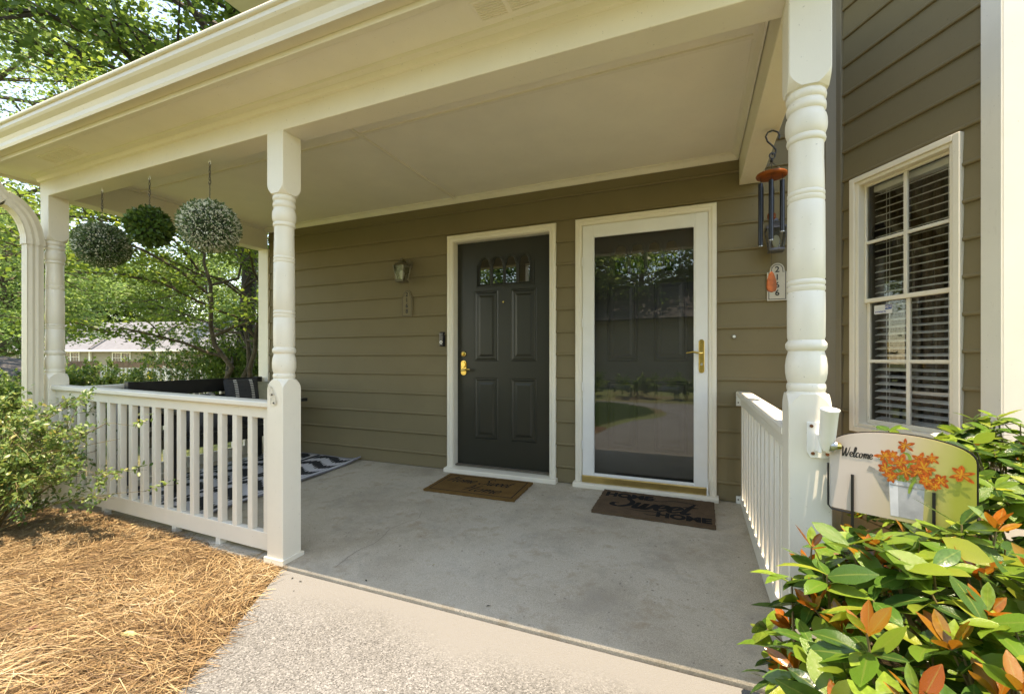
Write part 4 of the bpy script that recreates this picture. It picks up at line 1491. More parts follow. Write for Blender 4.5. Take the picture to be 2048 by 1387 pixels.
for q in range(6):
    x = bx0 + .065 + q * .093
    MB().box(x, x + .080, by0 + .0005, by1 - .0005, .386, .408).build('seat_slat', BENCHM, bench, bevel=.004)
MB().box(bx1 - .05, bx1 - .012, by0 + .0605, by1 - .0605, .30, .3855).build('front_rail', BENCHM, bench, bevel=.003)

def cushion(name, label, c, w, h, th, mat, rotz=0, tilt=0, roll=0, stripes=None, group=None):
    N = 18
    V, F = [], []
    def prof(u, v):
        e = max(0, (1 - abs(u) ** 3.2)) * max(0, (1 - abs(v) ** 3.2))
        return e ** .55
    for sgn in (1, -1):
        for i in range(N + 1):
            for j in range(N + 1):
                u, v = -1 + 2 * i / N, -1 + 2 * j / N
                pin = 1 - .06 * (1 - abs(u)) * abs(v) ** 2 - 0
                V.append((u * w / 2 * (1 - .05 * (1 - v * v)), v * h / 2 * (1 - .05 * (1 - u * u)), sgn * th / 2 * prof(u, v)))
    K = (N + 1) ** 2
    for i in range(N):
        for j in range(N):
            a = i * (N + 1) + j
            F.append((a, a + N + 1, a + N + 2, a + 1))
            F.append((K + a, K + a + 1, K + a + N + 2, K + a + N + 1))
    M = Matrix.Translation(c) @ Matrix.Rotation(rotz, 4, 'Z') @ Matrix.Rotation(tilt, 4, 'X') @ Matrix.Rotation(roll, 4, 'Z')
    t = thing(name, label, 'cushion', (c[0], c[1], c[2] - h / 2), group)
    MB().add([M @ Vector(p) for p in V], F).build('cover', mat, t, smooth=True)
    for (ux, cols) in stripes or ():
        mb = MB()
        for k in range(cols):
            v = -.86 + 1.72 * k / (cols - 1)
            for du in (0,):
                pts = []
                for q in range(5):
                    u = ux - .09 + .18 * q / 4
                    pts.append(M @ Vector((u * w / 2, v * h / 2, th / 2 * prof(u, v) + .003)))
                mb.tube(pts, .004, 5)
        mb.build('yarn_stripe', CUSH_W, t, smooth=True)
    return t
cushion('cushion', 'sage green cushion at the wall end of the black bench', (-4.14, 3.24, .605), .40, .42, .15, CUSH_S, R(90) - .55, R(78), 0)
cushion('cushion', 'charcoal cushion with white stitched stripes beside the sage cushion', (-4.17, 3.00, .625), .32, .46, .14, CUSH_D, R(90) - .25, R(74), 0, [(-.45, 22), (.45, 22)])
cushion('cushion', 'dark grey cushion with white fringe lying low on the bench', (-4.12, 2.52, .56), .5, .36, .16, plain('slate_fabric', (.075, .075, .078), .9, var=.2, scale=60), R(90) + .1, R(62), 0, [(.7, 18)])

# ------------------------------------------------------------------ hanging topiary balls
def links(mb, x, y, z0, z1, r=.0065, w=.0016):
    n = max(2, int((z1 - z0) / (r * 2.5)))
    for i in range(n):
        zc = z0 + (z1 - z0) * (i + .5) / n
        h = (z1 - z0) / n * .62
        pts = []
        for k in range(11):
            a = 2 * math.pi * k / 10
            s = math.cos(a) * r * .62
            pts.append((x + (s if i % 2 else 0), y + (0 if i % 2 else s), zc + math.sin(a) * h))
        mb.tube(pts, w, 5, False)
def topiary(x, zc, r, label, kind):
    y = 1.795
    zt = BZ
    t = thing('topiary_ball', label, 'topiary', (x, y, zc), 'topiary balls hung from the porch beam')
    mb = MB()
    mb.tube([(x, y, zt), (x, y, zt - .012)], .0025, 6)
    mb.tube([(x + .010 * math.cos(a), y, zt - .022 + .010 * math.sin(a)) for a in np.linspace(math.pi / 2, math.pi * 2.3, 12)], .0022, 6)
    mb.build('ceiling_hook', STORM, t, smooth=True)
    mid = (zt - .03) * .45 + (zc + r) * .55
    mb = MB()
    links(mb, x, y, mid + .022, zt - .026, .0075, .0022)
    mb.build('chain', IRON, t, smooth=True)
    mb = MB()
    mb.tube([(x + .010 * math.cos(a), y, mid + .012 + .014 * math.sin(a)) for a in np.linspace(math.pi * .55, math.pi * -1.1, 12)], .0026, 6)
    mb.build('hook', IRON, t, smooth=True)
    mb = MB()
    links(mb, x, y, zc + r - .02, mid + .004, .0055, .0013)
    mb.build('chain', IRON, t, smooth=True)
    core = MB()
    core.ball((x, y, zc), (r * .86, r * .82), 20, 14)
    core.build('core', plain('topiary_core', (.02, .035, .012), .95, var=.4, scale=60), t, smooth=True)
    c = np.array([x, y, zc])
    if kind == 'white':
        n = 5200
        u = unit(n)
        p = c + u * (r * rng.uniform(.88, 1.03, n))[:, None] * np.array([1, 1, .95])
        d = u + unit(n) * .9
        tint = rng.uniform(0, .55, n)
        fl = rng.random(n) < (.40 + .24 * (x > -3.2))
        tint[fl] = rng.uniform(.62, 1, fl.sum())
        sh = leaf_shape(1, .55, .2, .1, 2)
        me = scatter_mesh('foliage', sh, p, basis(d, unit(n)), np.where(fl, rng.uniform(.012, .018, n), rng.uniform(.016, .026, n)), tint, BOX_W)
    else:
        n = 1500
        u = unit(n)
        p = c + u * (r * rng.uniform(.72, .95, n))[:, None]
        d = u + unit(n) * .55
        me = scatter_mesh('foliage', leaf_shape(1, .6, .25, .12, 3), p, basis(d, u + unit(n) * .4), rng.uniform(.026, .040, n), rng.random(n), BOX_G)
    f = link('foliage', me, t)
    f['kind'] = 'stuff'
topiary(-4.000, 1.872, .158, 'white flecked topiary ball hanging nearest the corner post', 'white')
topiary(-3.425, 1.938, .125, 'small dark green topiary ball hanging in the middle', 'green')
topiary(-2.800, 1.868, .160, 'pale white flowered topiary ball hanging nearest the middle post', 'white')

# ------------------------------------------------------------------ wind chime
cx, cy = .384, 2.74
ch = thing('wind_chime', 'wind chime with wooden disc and black tubes hanging from the right beam', 'wind chime', (cx, cy, BZ))
mb = MB().tube([(cx, cy, BZ), (cx, cy, BZ - .018)], .003, 6)
mb.build('screw_eye', SILVER, ch)
ddx, ddy = .92, .386
def S(u, z):
    return (cx + ddx * u, cy + ddy * u, z)
mb = MB()
mb.tube([S(.040, BZ - .055), S(.044, BZ - .035), S(.034, BZ - .016), S(.008, BZ - .008), S(-.020, BZ - .018), S(-.032, BZ - .042), S(-.022, BZ - .068), S(.004, BZ - .09), S(.024, BZ - .112), S(.022, BZ - .13), S(.004, BZ - .138)], .0045, 8)
mb.tube([S(.004 + .015 * math.cos(a), BZ - .145 + .015 * math.sin(a)) for a in np.linspace(0, 6.28, 14)], .004, 7)
mb.build('s_hook', BLACK, ch, smooth=True)
MB().ball((cx, cy, BZ - .172), (.009, .009), 12, 8).build('bead', BLACK, ch, smooth=True)
zd = 2.038
MB().lathe([(.060, zd - .012), (.072, zd - .008), (.076, zd), (.073, zd + .008), (.062, zd + .012)], (cx, cy, 0), 36).build('top_disc', CHERRY, ch, smooth=True)
mb = MB()
for k in range(6):
    a = R(60 * k + 20)
    mb.tube([(cx, cy, BZ - .178), (cx + .058 * math.cos(a), cy + .058 * math.sin(a), zd + .011)], .0009, 4)
    mb.tube([(cx + .058 * math.cos(a), cy + .058 * math.sin(a), zd - .011), (cx + .058 * math.cos(a), cy + .058 * math.sin(a), zd - .06)], .0009, 4)
mb.tube([(cx, cy, zd - .01), (cx, cy, 1.51)], .0008, 4)
mb.build('cord', INK, ch)
# lengths vary around the ring
ends = {0: 1.79, 1: 1.84, 2: 1.80, 3: 1.655, 4: 1.675, 5: 1.72}
for k in range(6):
    a = R(60 * k + 20)
    px, py = cx + .058 * math.cos(a), cy + .058 * math.sin(a)
    MB().tube([(px, py, zd - .045), (px, py, ends[k])], .0115, 14).build('tube', TUBE, ch, smooth=True)
    MB().tube([(px, py, ends[k]), (px, py, ends[k] - .002)], .0119, 14).build('tube_rim', SILVER, ch, smooth=True)
MB().lathe([(.016, 1.80), (.020, 1.804), (.020, 1.828), (.016, 1.832)], (cx, cy, 0), 20).build('striker', CHERRY, ch, smooth=True)
sail = [(0, 1.518), (.012, 1.505), (.024, 1.47), (.028, 1.43), (.022, 1.41), (0, 1.402), (-.022, 1.41), (-.028, 1.43), (-.024, 1.47), (-.012, 1.505)]
MB().prism(sail, lambda u, z: (cx + ddx * u + ddy * .005, cy + ddy * u - ddx * .005, z), lambda u, z: (cx + ddx * u - ddy * .005, cy + ddy * u + ddx * .005, z)).build('sail', CHERRY, ch, bevel=.003)

# ------------------------------------------------------------------ flag bracket on the right post
fx, fy = PX[2] + .022, PY - PW
fl = thing('flag_bracket', 'white metal flag pole bracket screwed to the right porch post', 'bracket', (fx, fy, .76))
def fb(a, b, z):
    return (fx + a, fy - b, z)
pl = [(-.032, .735), (-.022, .718), (.026, .718), (.036, .735), (.036, .835), (-.032, .835)]
plate = MB().prism(pl[::-1], lambda a, z: fb(a, .0005, z), lambda a, z: fb(a, .006, z)).build('plate', STORM, fl, bevel=.001)
for a, z in ((-.02, .822), (.024, .822), (-.016, .732), (.024, .732)):
    MB().tube([fb(a, .006, z), fb(a, .009, z)], .0055, 10).build('screw', plain('rusty_screw', (.20, .075, .03), .7, .3, var=.4, scale=90), plate)
mb = MB()
mb.obox(lambda a, b, z: fb(a, b, z), -.010, .000, .006, .05, .742, .80)
mb.obox(lambda a, b, z: fb(a, b, z), .014, .022, .006, .045, .742, .80)
mb.build('yoke', STORM, fl, bevel=.003)
ax = Vector((.03, -.20, .97)).normalized()
base = Vector(fb(.012, .045, .762))
def cup(s):
    return tuple(base + ax * s)
mb = MB()
mb.tube([cup(-.012), cup(.0), cup(.022), cup(.03), cup(.118), cup(.121), cup(.126), cup(.126), cup(.04)], [.010, .015, .019, .0225, .0240, .0265, .0265, .0215, .0205], 26)
mb.build('socket', STORM, fl, smooth=True)
for s, r, m, nm in ((.020, .019, STEEL, 'serrated_wheel'), (.029, .015, STEEL, 'washer')):
    pts = []
    mb = MB()
    q0 = Vector(fb(s, .045, .768))
    mb.tube([q0, q0 + Vector((.009, 0, 0))], r, 14)
    mb.build(nm, m, fl)
q0 = Vector(fb(.038, .045, .768))
MB().tube([q0, q0 + Vector((.012, 0, 0)), q0 + Vector((.015, 0, 0))], [.011, .010, .005], 8).build('wing_bolt', BRASS, fl, smooth=True)

# ------------------------------------------------------------------ welcome sign in the shrubs
sd0 = Vector((.400, 1.695, 0))
su = Vector((.904, -.427, 0)).normalized()
sn = Vector((-.427, -.904, 0)).normalized()
def SG(a, b, z):
    q = sd0 + su * a + sn * b
    return (q.x, q.y, z - .036)
SWid = .325
zb_, ze_, zt_ = .605, .795, .858
sign = thing('welcome_sign', 'arched Welcome garden sign printed with orange lilies in a watering can', 'sign', SG(SWid / 2, 0, .2))
sign_z0 = len(bpy.data.objects)
outl = [(.012, zb_), (SWid - .012, zb_), (SWid - .003, zb_ + .004), (SWid, zb_ + .012)]
outl += [(SWid, ze_)] + [(SWid / 2 + SWid / 2 * math.cos(math.pi * k / 24) * (1), ze_ + (zt_ - ze_) * math.sin(math.pi * k / 24) ** .85) for k in range(1, 24)] + [(0, ze_), (0, zb_ + .012), (.003, zb_ + .004)]
def sign_mat():
    m, nt, b, out = new_mat('printed_sign_background')
    tc = nt.nodes.new('ShaderNodeTexCoord')
    mp = nt.nodes.new('ShaderNodeMapping')
    nt.links.new(tc.outputs['Object'], mp.inputs[0])
    vm = nt.nodes.new('ShaderNodeVectorMath')
    vm.operation = 'DOT_PRODUCT'
    nt.links.new(mp.outputs[0], vm.inputs[0])
    vm.inputs[1].default_value = (su.x / SWid, su.y / SWid, -.6)
    of = nt.nodes.new('ShaderNodeMath')
    of.operation = 'SUBTRACT'
    nt.links.new(vm.outputs['Value'], of.inputs[0])
    of.inputs[1].default_value = (sd0.x * su.x + sd0.y * su.y) / SWid - .6 * .73
    n = noise(nt, 12, 4)
    ad = nt.nodes.new('ShaderNodeMath')
    ad.operation = 'MULTIPLY_ADD'
    nt.links.new(n.outputs[0], ad.inputs[0])
    ad.inputs[1].default_value = .14
    nt.links.new(of.outputs[0], ad.inputs[2])
    r = ramp(nt, [(0.0, (.56, .50, .46)), (.40, (.55, .47, .41)), (.62, (.54, .44, .30)), (.80, (.47, .42, .17)), (1.0, (.33, .35, .06))])
    nt.links.new(ad.outputs[0], r.inputs[0])
    nt.links.new(r.outputs[0], b.inputs['Base Color'])
    b.inputs['Roughness'].default_value = .3
    return m
face = MB().prism(outl[::-1], lambda a, z: SG(a, -.002, z), lambda a, z: SG(a, .002, z)).build('panel', sign_mat(), sign)
o2 = [(a + .004 if a > .1 else a - .001, z + .003) for a, z in outl]
MB().prism(o2[::-1], lambda a, z: SG(a, -.008, z), lambda a, z: SG(a, -.0025, z)).build('black_backing', BLACK, sign)
MF = frame_matrix(SG(0, .0024, 0), su, (0, 0, 1))
mb = MB()
script(mb, 'Welcome', .0155, .0028, MF, .031, .774, .15, .90)
mb.build('lettering', INK, face)
# watering can
def flat(pts, h, mat, nm):
    mb = MB()
    mb.add([SG(a, .0021 + h, z) for a, z in pts], [tuple(range(len(pts)))])
    return mb.build(nm, mat, face)
flat([(.150, .617), (.220, .617), (.224, .722), (.146, .722)], .0002, GREYP, 'can_print')
flat([(.146, .722), (.1465, .655), (.106, .742), (.112, .748)], .0003, GREYDP, 'spout_print')
flat([(.150, .617), (.168, .617), (.166, .722), (.146, .722)], .0003, plain('zinc_light_print', (.62, .62, .64), .35, var=.1, scale=30), 'can_print')
flat([(.150, .706), (.222, .706), (.2225, .709), (.1475, .709)], .0005, GREYDP, 'can_print')
flat([(.094, .738), (.100, .754), (.115, .748), (.112, .738)], .0005, GREYDP, 'spout_print')
mb = MB()
for k in range(26):
    a0_ = random.uniform(.165, .21)
    an = random.uniform(-1.1, 1.25)
    l = random.uniform(.05, .10)
    pts = [(a0_, .722), (a0_ + l * .5 * math.sin(an), .722 + l * .55 * math.cos(an)), (a0_ + l * math.sin(an), .722 + l * (.9 * math.cos(an)))]
    pts = [(min(max(a, .06), .318), min(z, .835)) for a, z in pts]
    ribbon(mb, pts, random.choice((.0012, .0012, .004)), MF, 4, False, .0003 + .00001 * k)
ribbon(mb, [(.205, .725), (.198, .765), (.19, .80), (.178, .806)], .007, MF, 5, False, .0009)
ribbon(mb, [(.205, .735), (.196, .715), (.190, .69)], .007, MF, 5, False, .0014)
mb.build('stalk_print', GREENP, face)
def lily(a, z, r, rot, lay):
    mo, my, mr = MB(), MB(), MB()
    for k in range(6):
        t = rot + k * math.pi / 3 + random.uniform(-.22, .22)
        w = r * random.uniform(.30, .50)
        l = r * random.uniform(.62, 1.12)
        P = []
        for s, ww in ((0, .25), (.35, .9), (.65, 1), (.88, .55), (1, .05)):
            P.append((s, ww))
        cs, sn_ = math.cos(t), math.sin(t)
        pts = [(a + cs * l * s - sn_ * w / 2 * ww, z + sn_ * l * s + cs * w / 2 * ww) for s, ww in P] + [(a + cs * l * s + sn_ * w / 2 * ww, z + sn_ * l * s - cs * w / 2 * ww) for s, ww in P[::-1]]
        h = .0008 + lay * .00022 + k * .00002
        mo.add([SG(p, .0021 + h, q) for p, q in pts], [tuple(range(len(pts)))])
        pts2 = [(a + cs * l * .6 * s - sn_ * w * .16 * ww, z + sn_ * l * .6 * s + cs * w * .16 * ww) for s, ww in P] + [(a + cs * l * .6 * s + sn_ * w * .16 * ww, z + sn_ * l * .6 * s - cs * w * .16 * ww) for s, ww in P[::-1]]
        my.add([SG(p, .0021 + h + .00014, q) for p, q in pts2], [tuple(range(len(pts2)))])
        pts3 = [(a + cs * l * (.45 + .4 * s) - sn_ * w * .10 * ww, z + sn_ * l * (.45 + .4 * s) + cs * w * .10 * ww) for s, ww in P] + [(a + cs * l * (.45 + .4 * s) + sn_ * w * .10 * ww, z + sn_ * l * (.45 + .4 * s) - cs * w * .10 * ww) for s, ww in P[::-1]]
        mr.add([SG(p, .0021 + h + .00010, q) for p, q in pts3], [tuple(range(len(pts3)))])
    b = mo.build('lily_print', ORANGEP if lay % 3 else ORANGE2P, face)
    my.build('lily_throat_print', YELP, b) if False else my.build('lily_throat_print', YELP, face)
    mr.build('lily_petal_shade_print', REDDK, face)
for i, (a, z, r, t) in enumerate(((.176, .828, .019, .4), (.131, .790, .022, .1), (.150, .796, .016, .7), (.133, .752, .023, .5), (.146, .730, .018, .9), (.166, .775, .024, .2), (.176, .752, .021, .6),
                                  (.207, .792, .021, .3), (.216, .770, .026, .0), (.205, .756, .018, .8), (.232, .800, .016, .5), (.222, .736, .023, .4), (.250, .742, .022, .1), (.291, .766, .024, .3), (.240, .722, .014, .7))):
    lily(a + .006, z, r * 1.22, t, i)
# wire holder
mb = MB()
mb.tube([SG(-.003, .004, .745), SG(-.003, .004, zb_ + .006), SG(.006, .004, zb_ - .004), SG(.06, .004, zb_ - .006)], .0028, 6)
mb.build('wire_edge', BLACK, sign, smooth=True)
for a in (.060, .243):
    o = MB().box(-.0035, .0035, -.003, .003, .0, .72 if a < .1 else .705).build('stake', BLACK, sign)
    o.data.transform(frame_matrix(SG(a, .0065, 0), su, -sn))
    MB().obox(lambda q, b, z: SG(a + q, b, z), -.004, .004, -.012, .0065, .60, .604).build('clip', BLACK, sign)

# ------------------------------------------------------------------ vegetation
def add_tint(n, lo=0, hi=1):
    return rng.uniform(lo, hi, n)

LEAFSH = [leaf_shape(1, .40, .22, .10, 5, .56), leaf_shape(1, .46, .12, .22, 5, .52), leaf_shape(1, .36, .35, -.06, 5, .55), leaf_shape(1, .42, .32, .34, 5, .60), leaf_shape(1, .50, .03, .02, 5, .50)]
leaf_obj_mesh = {}
def leaf_data(kind, s):
    k = (kind, s)
    if k not in leaf_obj_mesh:
        v, f = LEAFSH[s]
        me = bpy.data.meshes.new('leaf')
        me.from_pydata([tuple(p) for p in v], [], f)
        at_ = me.attributes.new('mid', 'FLOAT', 'POINT')
        at_.data.foreach_set('value', (np.arange(len(v)) % 3 != 1).astype(np.float32))
        me.materials.append({'d': CLEY_D, 'l': CLEY_L, 'o': CLEY_O}[kind])
        me.shade_smooth()
        leaf_obj_mesh[k] = me
    return leaf_obj_mesh[k]

CF = np.array([-math.sin(R(22.7)), math.cos(R(22.7)), 0])
CR = np.array([math.cos(R(22.7)), math.sin(R(22.7)), 0])
CPOS = np.array([0, 0, CAM_H])
def cam_uv(p):
    q = p - CPOS
    F = q @ CF
    return 1024 + 875 * (q @ CR) / F, 716 - 875 * q[:, 2] / F, F

def cleyera(label, tips, roots, nsingle, Lr, orange=.16, inner=0):
    """tips: (n,3) shoot ends; roots: (n,3) where the stems start"""
    root = thing('cleyera_shrub', label, 'shrub', tuple(roots.mean(0)))
    sm = MB()
    P, Dv, U, Sc, Kd, Sh = [], [], [], [], [], []
    for tip, rt_ in zip(tips, roots):
        ax_ = tip - rt_
        L = np.linalg.norm(ax_)
        ax_ = ax_ / L
        mid = (tip + rt_) / 2 + rng.normal(size=3) * .03 * L
        sm.tube([rt_, mid, tip], [.0045, .0034, .002], 5)
        young = rng.random() < orange
        gdir = ax_ * .8 + np.array([0, 0, .6])
        gdir /= np.linalg.norm(gdir)
        nl = rng.integers(4, 7) if young else rng.integers(5, 9)
        ph = rng.random() * 6.28
        e1 = np.cross(gdir, [0.3, 0.9, .1])
        e1 /= np.linalg.norm(e1)
        e2 = np.cross(gdir, e1)
        for k in range(nl):
            a = ph + k * 2.4
            lift = rng.uniform(.55, 1.3) if young else rng.uniform(-.10, .75)
            d = e1 * math.cos(a) + e2 * math.sin(a) + gdir * lift
            back_ = rng.uniform(0, .015) if young else rng.uniform(0, .05) * (k / nl)
            P.append(tip - ax_ * back_)
            Dv.append(d)
            U.append(gdir * 1.0 + rng.normal(size=3) * .38)
            Sc.append(rng.uniform(.55, .85) * Lr if young else rng.uniform(.75, 1.2) * Lr)
            Kd.append('o' if young and k < nl - 1 else ('l' if rng.random() < .68 else 'd'))
            Sh.append(2 if young else int(rng.choice([0, 1, 3, 4])))
        # older leaves lower on the shoot
        for k in range(inner):
            s = rng.uniform(.25, .9)
            a = rng.random() * 6.28
            d = e1 * math.cos(a) + e2 * math.sin(a) + gdir * rng.uniform(-.2, .4)
            P.append(rt_ + (tip - rt_) * s)
            Dv.append(d)
            U.append(gdir + rng.normal(size=3) * .5)
            Sc.append(rng.uniform(.8, 1.2) * Lr)
            Kd.append('d' if rng.random() < .75 else 'l')
            Sh.append(int(rng.choice([0, 1, 3, 4])))
    P, Dv, U, Sc = np.array(P), np.array(Dv), np.array(U), np.array(Sc)
    rot = basis(Dv, U)
    u, v, F = cam_uv(P)
    # the leaves that show largest: near, in frame, near the outer shell
    size = Sc / F
    vis = (F > .15) & (u > -50) & (u < 2110) & (v > 0) & (v < 1440)
    score = np.where(vis, size, 0)
    up = P[:, 2] + .0
    score = score * (1 + .8 * (up - up.min()) / (np.ptp(up) + 1e-6))
    order = np.argsort(-score)
    single = order[:nsingle]
    rest = order[nsingle:]
    for i in single:
        o = bpy.data.objects.new('leaf', leaf_data(Kd[i], Sh[i]))
        col.objects.link(o)
        o.parent = root
        o.matrix_parent_inverse = Matrix.Translation(-Vector(root.location))
        Mx = Matrix([[*rot[i][0], P[i][0]], [*rot[i][1], P[i][1]], [*rot[i][2], P[i][2]], [0, 0, 0, 1]])
        o.matrix_basis = Mx @ Matrix.Scale(Sc[i], 4)
    tints = np.array([{'d': 0, 'l': .5, 'o': .88}[k] for k in Kd]) + np.array([rng.uniform(0, {'d': .45, 'l': .28, 'o': .12}[k]) for k in Kd])
    for s in range(len(LEAFSH)):
        idx = [i for i in rest if Sh[i] == s]
        if not idx:
            continue
        f = link('foliage', scatter_mesh('foliage', LEAFSH[s], P[idx], rot[idx], Sc[idx], tints[idx], CLEY_J, True, True), root)
        f['kind'] = 'stuff'
    sm.build('stems', STEM, root, smooth=True)
    return root

def top_tips(n, x0, x1, y0, y1, zf, sides):
    """shoot ends over the top of a clipped mass, then down its visible sides"""
    out, rt_ = [], []
    while len(out) < n:
        x, y = rng.uniform(x0, x1), rng.uniform(y0, y1)
        e = min((x - x0) / .22, (x1 - x) / .22, (y - y0) / .22, (y1 - y) / .22, 1)
        z = zf(x, y) - .16 * (1 - e) ** 2 + rng.normal() * .028
        out.append((x, y, z))
        rt_.append((x + rng.normal() * .03 + (.06 if x < x0 + .25 else 0), y + rng.normal() * .03, z - rng.uniform(.14, .30)))
    for m, (ax, ay, bx, by, z0, z1) in sides:
        for k in range(m):
            t = rng.random()
            x, y = ax + (bx - ax) * t + rng.normal() * .03, ay + (by - ay) * t + rng.normal() * .03
            z = rng.uniform(z0, z1)
            cx_, cy_ = (x0 + x1) / 2 - x, (y0 + y1) / 2 - y
            l = math.hypot(cx_, cy_)
            out.append((x, y, z))
            rt_.append((x + cx_ / l * rng.uniform(.12, .25), y + cy_ / l * rng.uniform(.12, .25), z - rng.uniform(.05, .15)))
    return np.array(out), np.array(rt_)

def ztop1(x, y):
    return .445 + .145 * min(1, max(0, (y - .85) / .6)) + .03 * math.sin(7 * x + 3) * math.sin(6 * y)
tips, roots = top_tips(330, .245, 1.55, .40, 1.60, ztop1, [(80, (.24, .45, .25, 1.5, .0, .38)), (36, (.24, 1.6, .9, 1.6, .1, .45))])
cleyera('glossy evergreen shrub with orange new leaves filling the lower right corner', tips, roots, 300, .092, .33, 4)
def ztop2(x, y):
    return .78 + .05 * math.sin(5 * x) + .04 * math.sin(8 * y + 1)
tips, roots = top_tips(170, .70, 1.62, 1.74, 2.45, ztop2, [(120, (.72, 1.74, 1.6, 1.74, .1, .74)), (60, (.70, 1.8, .70, 2.4, .1, .70))])
cleyera('glossy evergreen shrub growing under the bay window behind the Welcome sign', tips, roots, 180, .070, .16, 4)

# soil under the two shrubs
mb = MB()
mb.add([(.475, -.3, -.10), (3.4, -.3, -.10), (3.4, 3.0, -.05), (.475, 3.4, -.05)], [(0, 1, 2, 3)])
tag(mb.build('planting_bed', MULCH), kind='structure')

# abelia in front of the left end of the railing
def small_shrub(name, label, base, nst, reach, height, nleaf, L, mat, stemmat, fwd=None, cat='shrub', group=None):
    root = thing(name, label, cat, base, group)
    b = np.array(base)
    sm = MB()
    pts, dirs = [], []
    for s in range(nst):
        a = rng.random() * 6.28
        r = reach * math.sqrt(rng.random()) * 1.05
        top = b + np.array([math.cos(a) * r, math.sin(a) * r, height * rng.uniform(.55, 1.05) * (1 - .35 * (r / reach) ** 2)])
        if fwd is not None and rng.random() < .3:
            top = b + np.array(fwd) * rng.uniform(.5, 1.05) + rng.normal(size=3) * np.array([.12, .10, .16])
        p0 = b + np.array([math.cos(a), math.sin(a), 0]) * reach * .12
        path = []
        for k in range(7):
            t = k / 6
            q = p0 * (1 - t) + top * t
            q[2] = p0[2] + (top[2] - p0[2]) * math.sin(t * math.pi / 2 * 1.05)
            path.append(q + rng.normal(size=3) * .012)
        sm.tube(path, [.005 * (1 - .75 * k / 6) for k in range(7)], 4, False)
        path = np.array(path)
        for tw in range(7):
            t0 = rng.uniform(.3, 1.0)
            i = min(5, int(t0 * 6))
            o = path[i] + (path[i + 1] - path[i]) * (t0 * 6 - i)
            dv = rng.normal(size=3) * .6 + (path[i + 1] - path[i]) / np.linalg.norm(path[i + 1] - path[i]) * .7 + np.array([0, 0, .25])
            dv /= np.linalg.norm(dv)
            ln = rng.uniform(.08, .22) * reach / .7
            sm.tube([o, o + dv * ln * .5, o + dv * ln + np.array([0, 0, -.02])], [.0018, .0014, .0008], 3, False)
            pts.append((o, dv, ln))
    n = nleaf
    idx = rng.integers(0, len(pts), n)
    O = np.array([p[0] for p in pts])[idx]
    D = np.array([p[1] for p in pts])[idx]
    Ln = np.array([p[2] for p in pts])[idx]
    P = O + D * (Ln * rng.random(n))[:, None] + rng.normal(size=(n, 3)) * .012
    d = D * .6 + unit(n)
    U = np.array([0, 0, 1.0]) + unit(n) * .7
    f = link('foliage', scatter_mesh('foliage', leaf_shape(1, .52, .25, .12, 3, .45), P, basis(d, U), rng.uniform(.6, 1.2, n) * L, rng.random(n) ** 1.1, mat), root)
    f['kind'] = 'stuff'
    sm.build('stems', stemmat, root)
    return root
small_shrub('abelia_shrub', 'airy green shrub with small leaves spilling over the left end of the railing', (-4.35, 1.28, -.14), 95, .72, 1.0, 13000, .032, ABEL, STEM, (1.05, .22, .78))

# ---- trees
def bez(p0, p1, p2, n):
    t = np.linspace(0, 1, n)[:, None]
    return (1 - t) ** 2 * p0 + 2 * t * (1 - t) * p1 + t ** 2 * p2

